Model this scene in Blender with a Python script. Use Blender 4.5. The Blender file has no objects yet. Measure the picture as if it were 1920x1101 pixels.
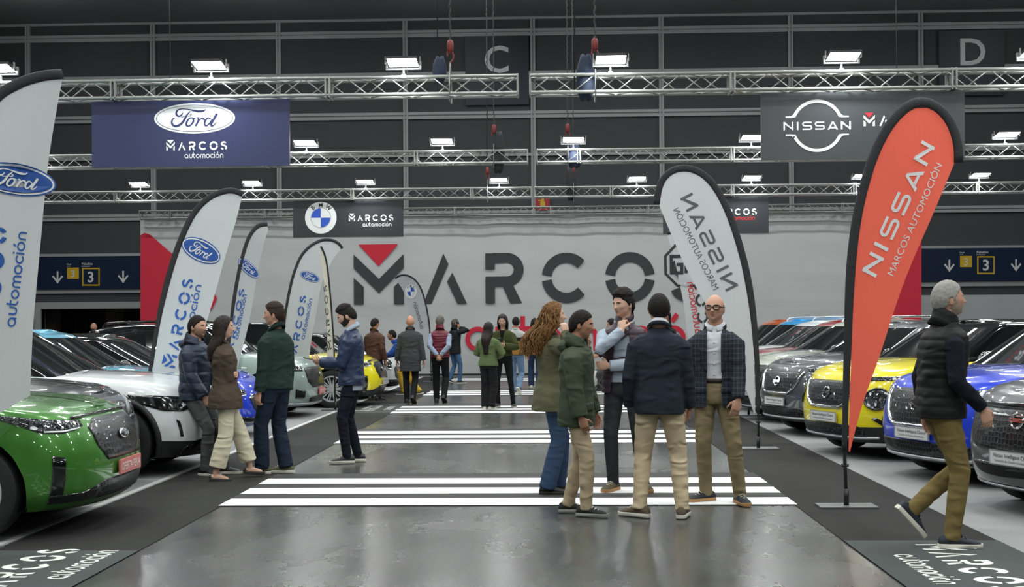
import bpy, bmesh, math, random
import numpy as np
from mathutils import Vector, Matrix, noise
from mathutils.bvhtree import BVHTree

SC = bpy.context.scene
COL = SC.collection
PI = math.pi
random.seed(7)

# ------------------------------------------------------------------ camera
EYE = 1.55
FPX = 2300.0
YAW = math.radians(1.87)
ROLL = math.radians(0.40)
cam_d = bpy.data.cameras.new('camera')
cam = bpy.data.objects.new('camera', cam_d)
COL.objects.link(cam)
cam_d.sensor_width = 36.0
cam_d.lens = FPX / 1920.0 * 36.0
cam_d.shift_y = 60.5 / 1920.0
cam_d.clip_end = 200.0
cam.matrix_world = (Matrix.Translation((0, 0, EYE)) @ Matrix.Rotation(YAW, 4, 'Z')
                    @ Matrix.Rotation(PI / 2, 4, 'X') @ Matrix.Rotation(-ROLL, 4, 'Z'))
SC.camera = cam

# ------------------------------------------------------------------ view and world
SC.view_settings.view_transform = 'Standard'
SC.view_settings.look = 'None'
SC.view_settings.gamma = 1.0
SC.view_settings.use_curve_mapping = False
SC.view_settings.exposure = 0.0
SC.cycles.use_denoising = True
SC.cycles.adaptive_threshold = 0.02
SC.cycles.max_bounces = 6
SC.cycles.diffuse_bounces = 3
SC.cycles.glossy_bounces = 3
SC.cycles.transparent_max_bounces = 6
SC.cycles.sample_clamp_indirect = 4.0
SC.cycles.caustics_reflective = False
SC.cycles.caustics_refractive = False
world = bpy.data.worlds.new('world')
SC.world = world
world.use_nodes = True
bg = world.node_tree.nodes['Background']
bg.inputs[0].default_value = (0.80, 0.86, 0.93, 1)
bg.inputs[1].default_value = 0.10

# ------------------------------------------------------------------ hall lamps (rows of the hall's high ceiling lamps
# and the trussed floodlights of the stand that hang above and behind the camera, plus an added row to brighten the back wall)
def area_lamp(name, loc, power, sx, sy, rot=(0, 0, 0), color=(0.97, 1.0, 0.985), spread=PI):
    d = bpy.data.lights.new(name, 'AREA')
    d.energy = power
    d.shape = 'RECTANGLE'
    d.size = sx
    d.size_y = sy
    d.color = color
    d.spread = spread
    o = bpy.data.objects.new(name, d)
    COL.objects.link(o)
    o.location = loc
    o.rotation_euler = rot
    return o

for iy, ly in enumerate((-2, 5, 12, 19, 26, 33)):
    for ix, lx in enumerate((-13.5, -6.5, -0.5, 5.5, 12.5)):
        area_lamp('ceiling_and_fill_lamp', (lx, ly, 11.6), 258, 2.0, 0.35)
for lx in (-17, -10, -3.5, 3, 9.5, 16.5):  # added lamps, tilted at the back wall to brighten it
    area_lamp('ceiling_and_fill_lamp', (lx, 38.6, 12.2), 48, 2.0, 0.35, (math.radians(38), 0, 0))
for ly in (-3.4, 3.4, 10.2):
    for lx in (-9.6, -6.9, -4.2, 0.9, 4.2, 6.9, 9.6):
        area_lamp('truss_floodlight_lamp', (lx, ly, 5.2), 28, 0.45, 0.32, (math.radians(18), 0, 0))


# ------------------------------------------------------------------ photo pixel -> place
def ray(px, py):
    a = (px - 960.0) / FPX
    b = (611.0 - py) / FPX
    c, s = math.cos(-ROLL), math.sin(-ROLL)
    a, b = c * a - s * b, s * a + c * b
    v = Vector((a, 1.0, b))
    c, s = math.cos(YAW), math.sin(YAW)
    return Vector((c * v.x - s * v.y, s * v.x + c * v.y, v.z))


def at(px, py, Y):
    r = ray(px, py)
    t = Y / r.y
    return Vector((r.x * t, Y, EYE + r.z * t))


def ground(px, py, z=0.0):
    r = ray(px, py)
    t = (z - EYE) / r.z
    return Vector((r.x * t, r.y * t, z))


def on_plane(px, py, base, yaw):
    """point of the upright plane through base whose horizontal direction is turned by yaw from +X"""
    r = ray(px, py)
    n = Vector((-math.sin(yaw), math.cos(yaw), 0))
    t = n.dot(Vector((base[0], base[1], 0))) / n.dot(r)
    return Vector((r.x * t, r.y * t, EYE + r.z * t))


# ------------------------------------------------------------------ materials
def lin(c):
    if isinstance(c, str):
        c = c.lstrip('#')
        c = [int(c[i:i + 2], 16) / 255.0 for i in (0, 2, 4)]
        c = [x / 12.92 if x <= 0.04045 else ((x + 0.055) / 1.055) ** 2.4 for x in c]
    return (c[0], c[1], c[2], 1.0)


MATS = {}


def mat(name, color, rough=0.6, metal=0.0, coat=0.0, spec=0.5, bump=0.0, bscale=60.0, var=0.0, vscale=8.0,
        stretch=(1, 1, 1), sheen=0.0, emit=0.0, coat_rough=0.03):
    if name in MATS:
        return MATS[name]
    m = bpy.data.materials.new(name)
    m.use_nodes = True
    nt = m.node_tree
    p = nt.nodes['Principled BSDF']
    c = lin(color)
    p.inputs['Base Color'].default_value = c
    p.inputs['Roughness'].default_value = rough
    p.inputs['Metallic'].default_value = metal
    p.inputs['Specular IOR Level'].default_value = spec
    p.inputs['Coat Weight'].default_value = coat
    p.inputs['Coat Roughness'].default_value = coat_rough
    if sheen:
        p.inputs['Sheen Weight'].default_value = sheen
    if emit:
        p.inputs['Emission Color'].default_value = c
        p.inputs['Emission Strength'].default_value = emit
    if bump or var:
        tc = nt.nodes.new('ShaderNodeTexCoord')
        mp = nt.nodes.new('ShaderNodeMapping')
        mp.inputs['Scale'].default_value = stretch
        nt.links.new(tc.outputs['Object'], mp.inputs['Vector'])
    if var:
        nz = nt.nodes.new('ShaderNodeTexNoise')
        nz.inputs['Scale'].default_value = vscale
        nz.inputs['Detail'].default_value = 4
        nt.links.new(mp.outputs[0], nz.inputs['Vector'])
        mx = nt.nodes.new('ShaderNodeMix')
        mx.data_type = 'RGBA'
        mx.inputs['A'].default_value = [x * (1 - var) for x in c[:3]] + [1]
        mx.inputs['B'].default_value = [min(1, x * (1 + var)) for x in c[:3]] + [1]
        nt.links.new(nz.outputs['Fac'], mx.inputs['Factor'])
        nt.links.new(mx.outputs['Result'], p.inputs['Base Color'])
    if bump:
        nz = nt.nodes.new('ShaderNodeTexNoise')
        nz.inputs['Scale'].default_value = bscale
        nz.inputs['Detail'].default_value = 3
        nt.links.new(mp.outputs[0], nz.inputs['Vector'])
        bp = nt.nodes.new('ShaderNodeBump')
        bp.inputs['Strength'].default_value = min(1.0, bump)
        bp.inputs['Distance'].default_value = 0.02
        nt.links.new(nz.outputs['Fac'], bp.inputs['Height'])
        nt.links.new(bp.outputs[0], p.inputs['Normal'])
    MATS[name] = m
    return m


def paint(name, color, metal=0.35):
    return mat('car_paint_' + name, color, rough=0.32, metal=metal, coat=1.0, coat_rough=0.02)


# ------------------------------------------------------------------ mesh building
class MB:
    """collects faces, then links them as ONE mesh object"""

    def __init__(self):
        self.v, self.f, self.mi = [], [], []

    def face(self, idx, m=0):
        self.f.append(tuple(idx))
        self.mi.append(m)

    def add(self, verts, faces, m=0):
        b = len(self.v)
        self.v.extend([tuple(x) for x in verts])
        for f in faces:
            self.face([b + i for i in f], m)
        return b

    def box(self, lo, hi, m=0, M=None):
        x0, y0, z0 = lo
        x1, y1, z1 = hi
        vs = [Vector(p) for p in ((x0, y0, z0), (x1, y0, z0), (x1, y1, z0), (x0, y1, z0),
                                  (x0, y0, z1), (x1, y0, z1), (x1, y1, z1), (x0, y1, z1))]
        if M is not None:
            vs = [M @ p for p in vs]
        self.add(vs, [(0, 3, 2, 1), (4, 5, 6, 7), (0, 1, 5, 4), (1, 2, 6, 5), (2, 3, 7, 6), (3, 0, 4, 7)], m)
        return self

    def loft(self, rings, cap=True, m=0, closed=True):
        n = len(rings[0])
        b = len(self.v)
        for r in rings:
            self.v.extend([tuple(p) for p in r])
        k = n if closed else n - 1
        for i in range(len(rings) - 1):
            for j in range(k):
                a, c = b + i * n + j, b + i * n + (j + 1) % n
                self.face((a, c, c + n, a + n), m)
        if cap and closed:
            for i, flip in ((0, True), (len(rings) - 1, False)):
                cen = Vector((0, 0, 0))
                for p in rings[i]:
                    cen += Vector(p)
                ci = len(self.v)
                self.v.append(tuple(cen / n))
                for j in range(n):
                    a, c = b + i * n + j, b + i * n + (j + 1) % n
                    self.face((c, a, ci) if flip else (a, c, ci), m)
        return self

    def tube(self, pts, radii, n=10, m=0, cap=True, flat=None, up=None):
        """round tube along pts; radii a number or a list; flat=(ru, rv) multipliers, up fixes the first axis"""
        pts = [Vector(p) for p in pts]
        if not hasattr(radii, '__len__'):
            radii = [radii] * len(pts)
        rings = []
        prev = None
        for i, p in enumerate(pts):
            t = (pts[min(i + 1, len(pts) - 1)] - pts[max(i - 1, 0)]).normalized()
            if prev is None:
                ref = Vector(up) if up is not None else (Vector((0, 0, 1)) if abs(t.z) < 0.9 else Vector((1, 0, 0)))
                u = (ref - t * ref.dot(t)).normalized()
            else:
                u = (prev - t * prev.dot(t)).normalized()
            prev = u
            w = t.cross(u)
            fu, fv = flat if flat else (1, 1)
            r = radii[i]
            rings.append([p + u * (r * fu * math.cos(2 * PI * j / n)) + w * (r * fv * math.sin(2 * PI * j / n)) for j in range(n)])
        return self.loft(rings, cap, m)

    def cap_tube(self, pts, radii, n=10, m=0, flat=None, up=None):
        """tube with rounded ends"""
        pts = [Vector(p) for p in pts]
        if not hasattr(radii, '__len__'):
            radii = [radii] * len(pts)
        radii = list(radii)
        d0 = (pts[0] - pts[1]).normalized()
        d1 = (pts[-1] - pts[-2]).normalized()
        a, b = radii[0], radii[-1]
        P = [pts[0] + d0 * a * 0.95, pts[0] + d0 * a * 0.7] + pts + [pts[-1] + d1 * b * 0.7, pts[-1] + d1 * b * 0.95]
        R = [a * 0.3, a * 0.72] + radii + [b * 0.72, b * 0.3]
        return self.tube(P, R, n, m, True, flat, up)

    def ball(self, c, r, n=12, k=8, m=0, M=None):
        """ellipsoid with radii r=(x,y,z)"""
        c = Vector(c)
        if not hasattr(r, '__len__'):
            r = (r, r, r)
        rings = []
        for i in range(k + 1):
            a = -PI / 2 + PI * (0.03 + 0.94 * i / k)
            ring = []
            for j in range(n):
                p = Vector((r[0] * math.cos(a) * math.cos(2 * PI * j / n), r[1] * math.cos(a) * math.sin(2 * PI * j / n), r[2] * math.sin(a)))
                if M is not None:
                    p = M @ p
                ring.append(c + p)
            rings.append(ring)
        return self.loft(rings, True, m)

    def prism(self, poly, fn, d0, d1, m=0):
        """closed 2D polygon poly, fn(u, v, d) -> point, thickness from d0 to d1"""
        n = len(poly)
        b = len(self.v)
        for d in (d0, d1):
            self.v.extend([tuple(fn(p[0], p[1], d)) for p in poly])
        self.face([b + i for i in range(n)], m)
        self.face([b + n + i for i in reversed(range(n))], m)
        for i in range(n):
            j = (i + 1) % n
            self.face((b + i, b + n + i, b + n + j, b + j), m)
        return self

    def mesh(self, name):
        me = bpy.data.meshes.new(name)
        me.from_pydata(self.v, [], self.f)
        if any(self.mi):
            me.polygons.foreach_set('material_index', self.mi)
        return me

    def build(self, name, mats, parent=None, smooth=False, fix=True, loc=None, sharp=None):
        me = self.mesh(name)
        if fix:
            bm = bmesh.new()
            bm.from_mesh(me)
            bmesh.ops.recalc_face_normals(bm, faces=bm.faces)
            bm.to_mesh(me)
            bm.free()
        if smooth:
            me.polygons.foreach_set('use_smooth', [True] * len(me.polygons))
            if sharp:
                me.set_sharp_from_angle(angle=math.radians(sharp))
        return link(name, me, mats, parent, loc)


def link(name, me, mats, parent=None, loc=None):
    o = bpy.data.objects.new(name, me)
    COL.objects.link(o)
    if not isinstance(mats, (list, tuple)):
        mats = [mats]
    if len(me.materials) == 0:
        for q in mats:
            me.materials.append(q)
    if parent is not None:
        o.parent = parent
    if loc is not None:
        o.location = loc
    return o


def tag(o, label=None, cat=None, group=None, kind=None):
    if label:
        o['label'] = label
    if cat:
        o['category'] = cat
    if group:
        o['group'] = group
    if kind:
        o['kind'] = kind
    return o


def thing(name, label, cat, loc=(0, 0, 0), rz=0.0, group=None):
    o = bpy.data.objects.new(name, None)
    o.empty_display_size = 0.1
    COL.objects.link(o)
    o.location = loc
    o.rotation_euler = (0, 0, rz)
    return tag(o, label, cat, group)


def struct(name, mb, m, smooth=False):
    return tag(mb.build(name, m, smooth=smooth), kind='structure')


def copy_tree(o, parent=None):
    c = o.copy()
    COL.objects.link(c)
    if parent is not None:
        c.parent = parent
    for ch in [x for x in o.children]:
        copy_tree(ch, c)
    return c


# ------------------------------------------------------------------ flat lettering: every glyph is a list of convex or simple polygons
def ribbon(pts, w, closed=False):
    """a stroke of width w (or list) along pts -> quads"""
    P = [Vector((p[0], p[1])) for p in pts]
    n = len(P)
    W = w if hasattr(w, '__len__') else [w] * n
    L, R = [], []
    for i in range(n):
        if closed:
            a, b = P[i - 1], P[(i + 1) % n]
        else:
            a, b = P[max(i - 1, 0)], P[min(i + 1, n - 1)]
        d1 = (P[i] - a).normalized() if (P[i] - a).length > 1e-9 else None
        d2 = (b - P[i]).normalized() if (b - P[i]).length > 1e-9 else None
        if d1 is None:
            d1 = d2
        if d2 is None:
            d2 = d1
        t = d1 + d2
        t = t.normalized() if t.length > 1e-6 else d1
        nn = Vector((-t.y, t.x))
        n1 = Vector((-d1.y, d1.x))
        s = 1.0 / max(0.45, nn.dot(n1))
        L.append(P[i] + nn * (W[i] / 2 * s))
        R.append(P[i] - nn * (W[i] / 2 * s))
    q = []
    for i in range(n if closed else n - 1):
        j = (i + 1) % n
        q.append([L[i], R[i], R[j], L[j]])
    return q


def arc(cx, cy, rx, ry, a0, a1, n=14):
    return [(cx + rx * math.cos(math.radians(a0 + (a1 - a0) * i / n)), cy + ry * math.sin(math.radians(a0 + (a1 - a0) * i / n))) for i in range(n + 1)]


def smooth_curve(pts, k=6):
    """Catmull-Rom through 2D or 3D points"""
    P = [Vector(p) for p in pts]
    out = []
    for i in range(len(P) - 1):
        p0, p1, p2, p3 = P[max(i - 1, 0)], P[i], P[i + 1], P[min(i + 2, len(P) - 1)]
        for j in range(k):
            t = j / k
            out.append(0.5 * ((2 * p1) + (p2 - p0) * t + (2 * p0 - 5 * p1 + 4 * p2 - p3) * t * t + (3 * p1 - p0 - 3 * p2 + p3) * t ** 3))
    out.append(P[-1])
    return out


def marcos_word():
    """the stencil-cut word, cap height 1; returns (dark polygons, triangle)"""
    G = []
    tri = [[(.10, 1.2), (.51, .757), (.91, 1.2)]]
    G += [[(0, 0), (.2, 0), (.2, .35), (0, .53)], [(.82, 0), (1.02, 0), (1.02, .53), (.82, .35)],
          [(0, 1), (0, .725), (.515, .22), (.515, .506)], [(.515, .22), (1.02, .725), (1.02, 1), (.515, .506)]]
    x = 1.40
    G += [[(x + .01, 0), (x + .18, 0), (x + .53, .79), (x + .43, 1.0)], [(x + .61, .62), (x + .50, .44), (x + .71, 0), (x + .90, 0)]]
    x = 2.68
    G += [[(x, .68), (x + .19, .68), (x + .19, 1.0), (x, 1.0)]]
    G += ribbon([(x + .15, .905), (x + .44, .905)] + arc(x + .44, .67, .235, .235, 80, -80, 14) + [(x + .44, .435), (x, .435)], .2)
    G += [[(x, 0), (x + .19, 0), (x + .19, .4), (x, .4)], [(x + .32, .4), (x + .50, 0), (x + .74, 0), (x + .54, .4)]]
    x = 3.84
    G += ribbon(arc(x + .48, .5, .40, .40, 173, 42), .2) + ribbon(arc(x + .48, .5, .40, .40, 187, 318), .2)
    x = 5.12
    G += ribbon(arc(x + .48, .5, .40, .40, 173, 7, 18), .2) + ribbon(arc(x + .48, .5, .40, .40, 187, 353, 18), .2)
    x = 6.44
    G += ribbon(arc(x + .36, .72, .22, .18, 20, 160, 10) + arc(x + .36, .72, .26, .19, 175, 262, 8) + [(x + .42, .50)] +
                arc(x + .38, .29, .27, .19, 65, -60, 10), .19)
    G += ribbon(arc(x + .34, .29, .27, .19, 262, 190, 6), .19)
    return G, tri, 7.1


def automocion_word():
    """rounded lower-case word, x-height 1"""
    w = .19
    G = []
    x = 0.0

    def ring(x):
        return ribbon(arc(x + .5, .5, .41, .41, 0, 360, 22)[:-1], w, True)
    G += ring(x) + ribbon([(x + .91, 0), (x + .91, .55)], w)
    x = 1.22
    G += ribbon([(x + .1, 1), (x + .1, .45)] + arc(x + .45, .45, .35, .36, 190, 350, 10) + [(x + .8, .45), (x + .8, 1)], w)
    x = 2.24
    G += ribbon([(x + .1, 1.42), (x + .1, .4)] + arc(x + .42, .4, .32, .31, 190, 285, 7), w) + ribbon([(x - .1, .92), (x + .52, .92)], w)
    x = 2.92
    G += ring(x)
    x = 4.08
    G += ribbon([(x + .1, 0), (x + .1, .6)] + arc(x + .38, .6, .28, .31, 170, 10, 9) + [(x + .66, .6), (x + .66, 0)], w)
    G += ribbon([(x + .66, .6)] + arc(x + .94, .6, .28, .31, 170, 10, 9) + [(x + 1.22, .6), (x + 1.22, 0)], w)
    x = 5.5
    G += ring(x)
    x = 6.62
    G += ribbon(arc(x + .5, .5, .41, .41, 40, 320, 18), w)
    x = 7.6
    G += ribbon([(x + .1, 0), (x + .1, 1)], w) + ribbon([(x + .1, 1.2), (x + .1, 1.4)], w)
    x = 7.95
    G += ring(x) + ribbon([(x + .45, 1.16), (x + .66, 1.46)], w)
    x = 9.1
    G += ribbon([(x + .1, 0), (x + .1, .55)] + arc(x + .45, .55, .35, .36, 170, 10, 10) + [(x + .8, .55), (x + .8, 0)], w)
    return G, 10.0


def wide_word(word='NISSAN'):
    """wide squared capitals, cap height 1"""
    G = []
    x = 0.0
    w = .2
    for ch in word:
        if ch == 'N':
            G += ribbon([(x + .1, 0), (x + .1, 1)], w) + ribbon([(x + 1.1, 0), (x + 1.1, 1)], w)
            G += [[(x + .06, 1), (x + .06, .78), (x + 1.14, 0), (x + 1.14, .22)], [(x + .06, 1), (x + 1.14, .22), (x + 1.0, .22), (x + .2, 1)]]
            x += 1.62
        elif ch == 'I':
            G += ribbon([(x + .1, 0), (x + .1, 1)], w)
            x += .66
        elif ch == 'S':
            G += ribbon([(x + 1.12, .91), (x + .3, .91)] + arc(x + .28, .705, .2, .205, 100, 260, 8) + [(x + .3, .5), (x + .9, .5)] +
                        arc(x + .92, .295, .2, .205, 80, -80, 8) + [(x + .9, .09), (x + .04, .09)], .18)
            x += 1.52
        elif ch == 'A':
            G += [[(x, 0), (x + .24, 0), (x + .74, 1), (x + .56, 1)], [(x + 1.3, 0), (x + 1.06, 0), (x + .56, 1), (x + .74, 1)],
                  [(x + .34, .16), (x + .96, .16), (x + .88, .34), (x + .42, .34)]]
            x += 1.62
    return G, x - .4


def ford_script():
    """script word inside a 2.75 x 1 oval centred on 0; returns polygons of the word"""
    def S(pts, w):
        c = smooth_curve([((p[0] - 715) / 450.0, (350 - p[1]) / 450.0) for p in pts], 7)
        n = len(c)
        if hasattr(w, '__len__'):
            ww = [w[min(int(i / (n - 1) * (len(w) - 1)), len(w) - 2)] + (w[min(int(i / (n - 1) * (len(w) - 1)) + 1, len(w) - 1)] - w[min(int(i / (n - 1) * (len(w) - 1)), len(w) - 2)]) * ((i / (n - 1) * (len(w) - 1)) % 1) for i in range(n)]
        else:
            ww = w
        return ribbon(c, ww)
    G = []
    G += S([(540, 262), (515, 300), (470, 315), (437, 280), (455, 228), (520, 205), (600, 210), (690, 230), (780, 245), (850, 242), (885, 218)], [.03, .05, .06, .07, .06, .04, .03, .06, .08, .06, .02])
    G += S([(655, 245), (600, 300), (555, 380), (500, 440), (430, 468), (378, 440), (368, 395), (385, 358), (415, 348)], [.03, .06, .08, .08, .08, .07, .06, .05, .03])
    G += S([(505, 330), (560, 322), (610, 315), (650, 318), (672, 298), (665, 280), (648, 290), (655, 318)], .022)
    G += S([(690, 345), (640, 350), (600, 400), (590, 450), (625, 470), (670, 440), (700, 390), (690, 348), (730, 362)], [.04, .05, .07, .07, .05, .06, .07, .05, .03])
    G += S([(745, 345), (775, 350), (768, 400), (730, 470)], [.03, .06, .07, .06])
    G += S([(745, 440), (790, 380), (830, 352), (858, 365), (850, 380)], [.03, .04, .05, .07, .06])
    G += S([(965, 365), (920, 350), (880, 390), (868, 440), (895, 468), (945, 430), (985, 370)], [.04, .05, .07, .07, .05, .05, .05])
    G += S([(1058, 285), (1010, 370), (970, 440), (975, 468), (1010, 460), (1050, 415)], [.09, .08, .08, .06, .04, .025])
    return G


def disc(rx, ry, n=48, cx=0, cy=0):
    return [[(cx + rx * math.cos(2 * PI * i / n), cy + ry * math.sin(2 * PI * i / n)) for i in range(n)]]


FONT_CACHE = {}


def font_polys(s, bold=0.0, space=1.0):
    """polygons of a line of plain text, height of capitals about 0.72, from x=0"""
    key = (s, bold, space)
    if key not in FONT_CACHE:
        cu = bpy.data.curves.new('lettering_curve', 'FONT')
        cu.body = s
        cu.size = 1.0
        cu.offset = bold
        cu.space_character = space
        cu.resolution_u = 3
        o = bpy.data.objects.new('lettering_curve', cu)
        COL.objects.link(o)
        dg = bpy.context.evaluated_depsgraph_get()
        me = bpy.data.meshes.new_from_object(o.evaluated_get(dg))
        vs = [(v.co.x, v.co.y) for v in me.vertices]
        polys = [[vs[i] for i in p.vertices] for p in me.polygons]
        w = max([v[0] for v in vs] + [0])
        bpy.data.objects.remove(o)
        bpy.data.meshes.remove(me)
        bpy.data.curves.remove(cu)
        FONT_CACHE[key] = (polys, w)
    return FONT_CACHE[key]


def place2(polys, sx=1.0, sy=None, dx=0.0, dy=0.0, rot=0.0, mirror=False):
    sy = sx if sy is None else sy
    c, s = math.cos(rot), math.sin(rot)
    out = []
    for p in polys:
        q = []
        for a in p:
            x, y = a[0] * sx, a[1] * sy
            x, y = c * x - s * y + dx, s * x + c * y + dy
            q.append((-x if mirror else x, y))
        out.append(q)
    return out


def decal(name, polys, fn, m, parent=None, off=0.004, label=None, both=False):
    """printed shapes: polys in (u, v); fn(u, v, d) -> point at distance d in front of the carrier"""
    mb = MB()
    for d in ((off, -off) if both else (off,)):
        for i, p in enumerate(polys):
            e = (1 if d > 0 else -1) * 2e-4 * (i % 6)
            mb.add([fn(a[0], a[1], d + e) for a in p], [list(range(len(p)))])
    o = mb.build(name, m, parent, fix=False)
    if label:
        o['label'] = label
    return o

# ================================================================== SETTING
WALL_Y = 44.0
BAN_Y = 38.7


def floor_material():
    m = bpy.data.materials.new('polished_concrete')
    m.use_nodes = True
    nt = m.node_tree
    N, Lk = nt.nodes, nt.links
    p = N['Principled BSDF']
    tc = N.new('ShaderNodeTexCoord')
    mp = N.new('ShaderNodeMapping')
    mp.inputs['Scale'].default_value = (1.0, 0.45, 1)
    Lk.new(tc.outputs['Object'], mp.inputs['Vector'])
    n1 = N.new('ShaderNodeTexNoise')
    n1.inputs['Scale'].default_value = 0.9
    n1.inputs['Detail'].default_value = 8
    n1.inputs['Roughness'].default_value = 0.62
    Lk.new(mp.outputs[0], n1.inputs['Vector'])
    n2 = N.new('ShaderNodeTexNoise')
    n2.inputs['Scale'].default_value = 14
    n2.inputs['Detail'].default_value = 6
    Lk.new(mp.outputs[0], n2.inputs['Vector'])
    cr = N.new('ShaderNodeValToRGB')
    cr.color_ramp.elements[0].position = 0.3
    cr.color_ramp.elements[0].color = lin('#373938')
    cr.color_ramp.elements[1].position = 0.72
    cr.color_ramp.elements[1].color = lin('#535551')
    Lk.new(n1.outputs['Fac'], cr.inputs[0])
    mx = N.new('ShaderNodeMix')
    mx.data_type = 'RGBA'
    mx.blend_type = 'OVERLAY'
    mx.inputs['Factor'].default_value = 0.35
    Lk.new(cr.outputs[0], mx.inputs['A'])
    Lk.new(n2.outputs['Color'], mx.inputs['B'])
    # saw-cut joints of the slab
    sx = N.new('ShaderNodeSeparateXYZ')
    Lk.new(tc.outputs['Object'], sx.inputs[0])

    def joint(out, off, period, half):
        a = N.new('ShaderNodeMath'); a.operation = 'ADD'; a.inputs[1].default_value = off
        Lk.new(out, a.inputs[0])
        b = N.new('ShaderNodeMath'); b.operation = 'PINGPONG'; b.inputs[1].default_value = period / 2
        Lk.new(a.outputs[0], b.inputs[0])
        c = N.new('ShaderNodeMath'); c.operation = 'LESS_THAN'; c.inputs[1].default_value = half
        Lk.new(b.outputs[0], c.inputs[0])
        return c.outputs[0]
    j1 = joint(sx.outputs['X'], 0.41, 5.5, 0.006)
    j2 = joint(sx.outputs['Y'], -8.08, 5.6, 0.008)
    jm = N.new('ShaderNodeMath'); jm.operation = 'MAXIMUM'
    Lk.new(j1, jm.inputs[0]); Lk.new(j2, jm.inputs[1])
    m2 = N.new('ShaderNodeMix'); m2.data_type = 'RGBA'
    m2.inputs['B'].default_value = lin('#3a3b38')
    Lk.new(jm.outputs[0], m2.inputs['Factor'])
    Lk.new(mx.outputs['Result'], m2.inputs['A'])
    Lk.new(m2.outputs['Result'], p.inputs['Base Color'])
    rr = N.new('ShaderNodeMapRange')
    rr.inputs['From Min'].default_value = 0.3
    rr.inputs['From Max'].default_value = 0.7
    rr.inputs['To Min'].default_value = 0.20
    rr.inputs['To Max'].default_value = 0.32
    Lk.new(n1.outputs['Fac'], rr.inputs['Value'])
    Lk.new(rr.outputs[0], p.inputs['Roughness'])
    p.inputs['Specular IOR Level'].default_value = 0.75
    bp = N.new('ShaderNodeBump')
    bp.inputs['Strength'].default_value = 0.12
    bp.inputs['Distance'].default_value = 0.01
    Lk.new(n2.outputs['Fac'], bp.inputs['Height'])
    Lk.new(bp.outputs[0], p.inputs['Normal'])
    return m


tag(MB().box((-40, -14, -0.2), (40, 58, 0.0)).build('floor', floor_material()), kind='structure')
M_ceil = mat('ceiling_deck', '#8d9292', 0.9, var=0.15, vscale=0.6)
tag(MB().box((-40, -14, 12.62), (40, WALL_Y + 8, 12.9)).build('ceiling', M_ceil), kind='structure')
M_wall = mat('hall_wall_panel', '#45484a', 0.7, var=0.12, vscale=1.5)
M_conc = mat('grey_concrete', '#c3c6c7', 0.8, var=0.10, vscale=0.8)
M_mull = mat('grey_steel_frame', '#a9adad', 0.5, var=0.08, vscale=3)
dl, dr = at(78, 600, WALL_Y).x, at(330, 600, WALL_Y).x
zdoor = at(170, 573, WALL_Y).z
mb = MB()
mb.box((-40, WALL_Y, zdoor), (dr, WALL_Y + .3, 12.62))
mb.box((-40, WALL_Y, 0), (dl, WALL_Y + .3, zdoor))
zc = at(1850, 553, WALL_Y).z
mb.box((dr, WALL_Y, zc), (40, WALL_Y + .3, 12.62))
mb.box((dr, WALL_Y - .02, 0), (40, WALL_Y + .3, zc), 1)
struct('wall_back', mb, [M_wall, M_conc])
# lobby seen through the open doorway
M_lob = mat('lobby_brown', '#6d5a50', 0.7, var=0.1)
M_lobd = mat('lobby_dark', '#3a3a37', 0.7)
mb = MB().box((dl - 3, WALL_Y + 5, 0), (dr + 3, WALL_Y + 5.2, 4), 1)
for px0, px1 in ((82, 104), (198, 224)):
    mb.box((at(px0, 600, WALL_Y + 2).x, WALL_Y + 2, 0), (at(px1, 600, WALL_Y + 2).x, WALL_Y + 2.5, 4), 0)
for px0 in (112, 121, 140, 160, 236, 250):
    mb.box((at(px0, 600, WALL_Y + 4).x, WALL_Y + 4, 0), (at(px0 + 3, 600, WALL_Y + 4).x, WALL_Y + 4.1, 4), 1)
struct('wall_lobby', mb, [M_lob, M_lobd])
mb = MB()
mb.box((dl - .25, WALL_Y - .08, 0), (dl, WALL_Y + .32, zdoor + .12))
mb.box((dl, WALL_Y - .08, zdoor - .12), (dr, WALL_Y + .32, zdoor + .12))
struct('door_1', mb, M_mull)
struct('wall_left', MB().box((-40.3, -14, 0), (-40, 58, 12.9)), M_wall)
struct('wall_right', MB().box((40, -14, 0), (40.3, 58, 12.9)), M_wall)
struct('wall_rear', MB().box((-40, -14.3, 0), (40, -14, 12.9)), M_wall)

# steel frame of the wall
X0 = at(1000, 250, WALL_Y).x
PITCH = 239.5 / FPX * WALL_Y
n = 0
for k in range(-6, 7):
    x = X0 + k * PITCH
    n += 1
    mb = MB()
    zlow = at(1000, 405, WALL_Y).z
    mb.box((x - .085, WALL_Y - .12, zlow), (x - .03, WALL_Y, 12.55))
    mb.box((x + .03, WALL_Y - .12, zlow), (x + .085, WALL_Y, 12.55))
    mb.box((x - .03, WALL_Y - .06, zlow), (x + .03, WALL_Y, 12.55))
    struct('trim_%d' % n, mb, M_mull)
for ys in ((34,), (57, 65), (136,), (211, 219), (290,), (397, 404), (471,), (536, 541)):
    n += 1
    mb = MB()
    for y in ys:
        z = at(1000, y, WALL_Y).z
        mb.box((-40, WALL_Y - .10, z - .05), (40, WALL_Y, z + .05))
    if len(ys) == 2 and ys[0] < 400:
        mb.box((-40, WALL_Y - .03, at(1000, ys[1], WALL_Y).z), (40, WALL_Y - .001, at(1000, ys[0], WALL_Y).z))
    struct('trim_%d' % n, mb, M_mull)

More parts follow.
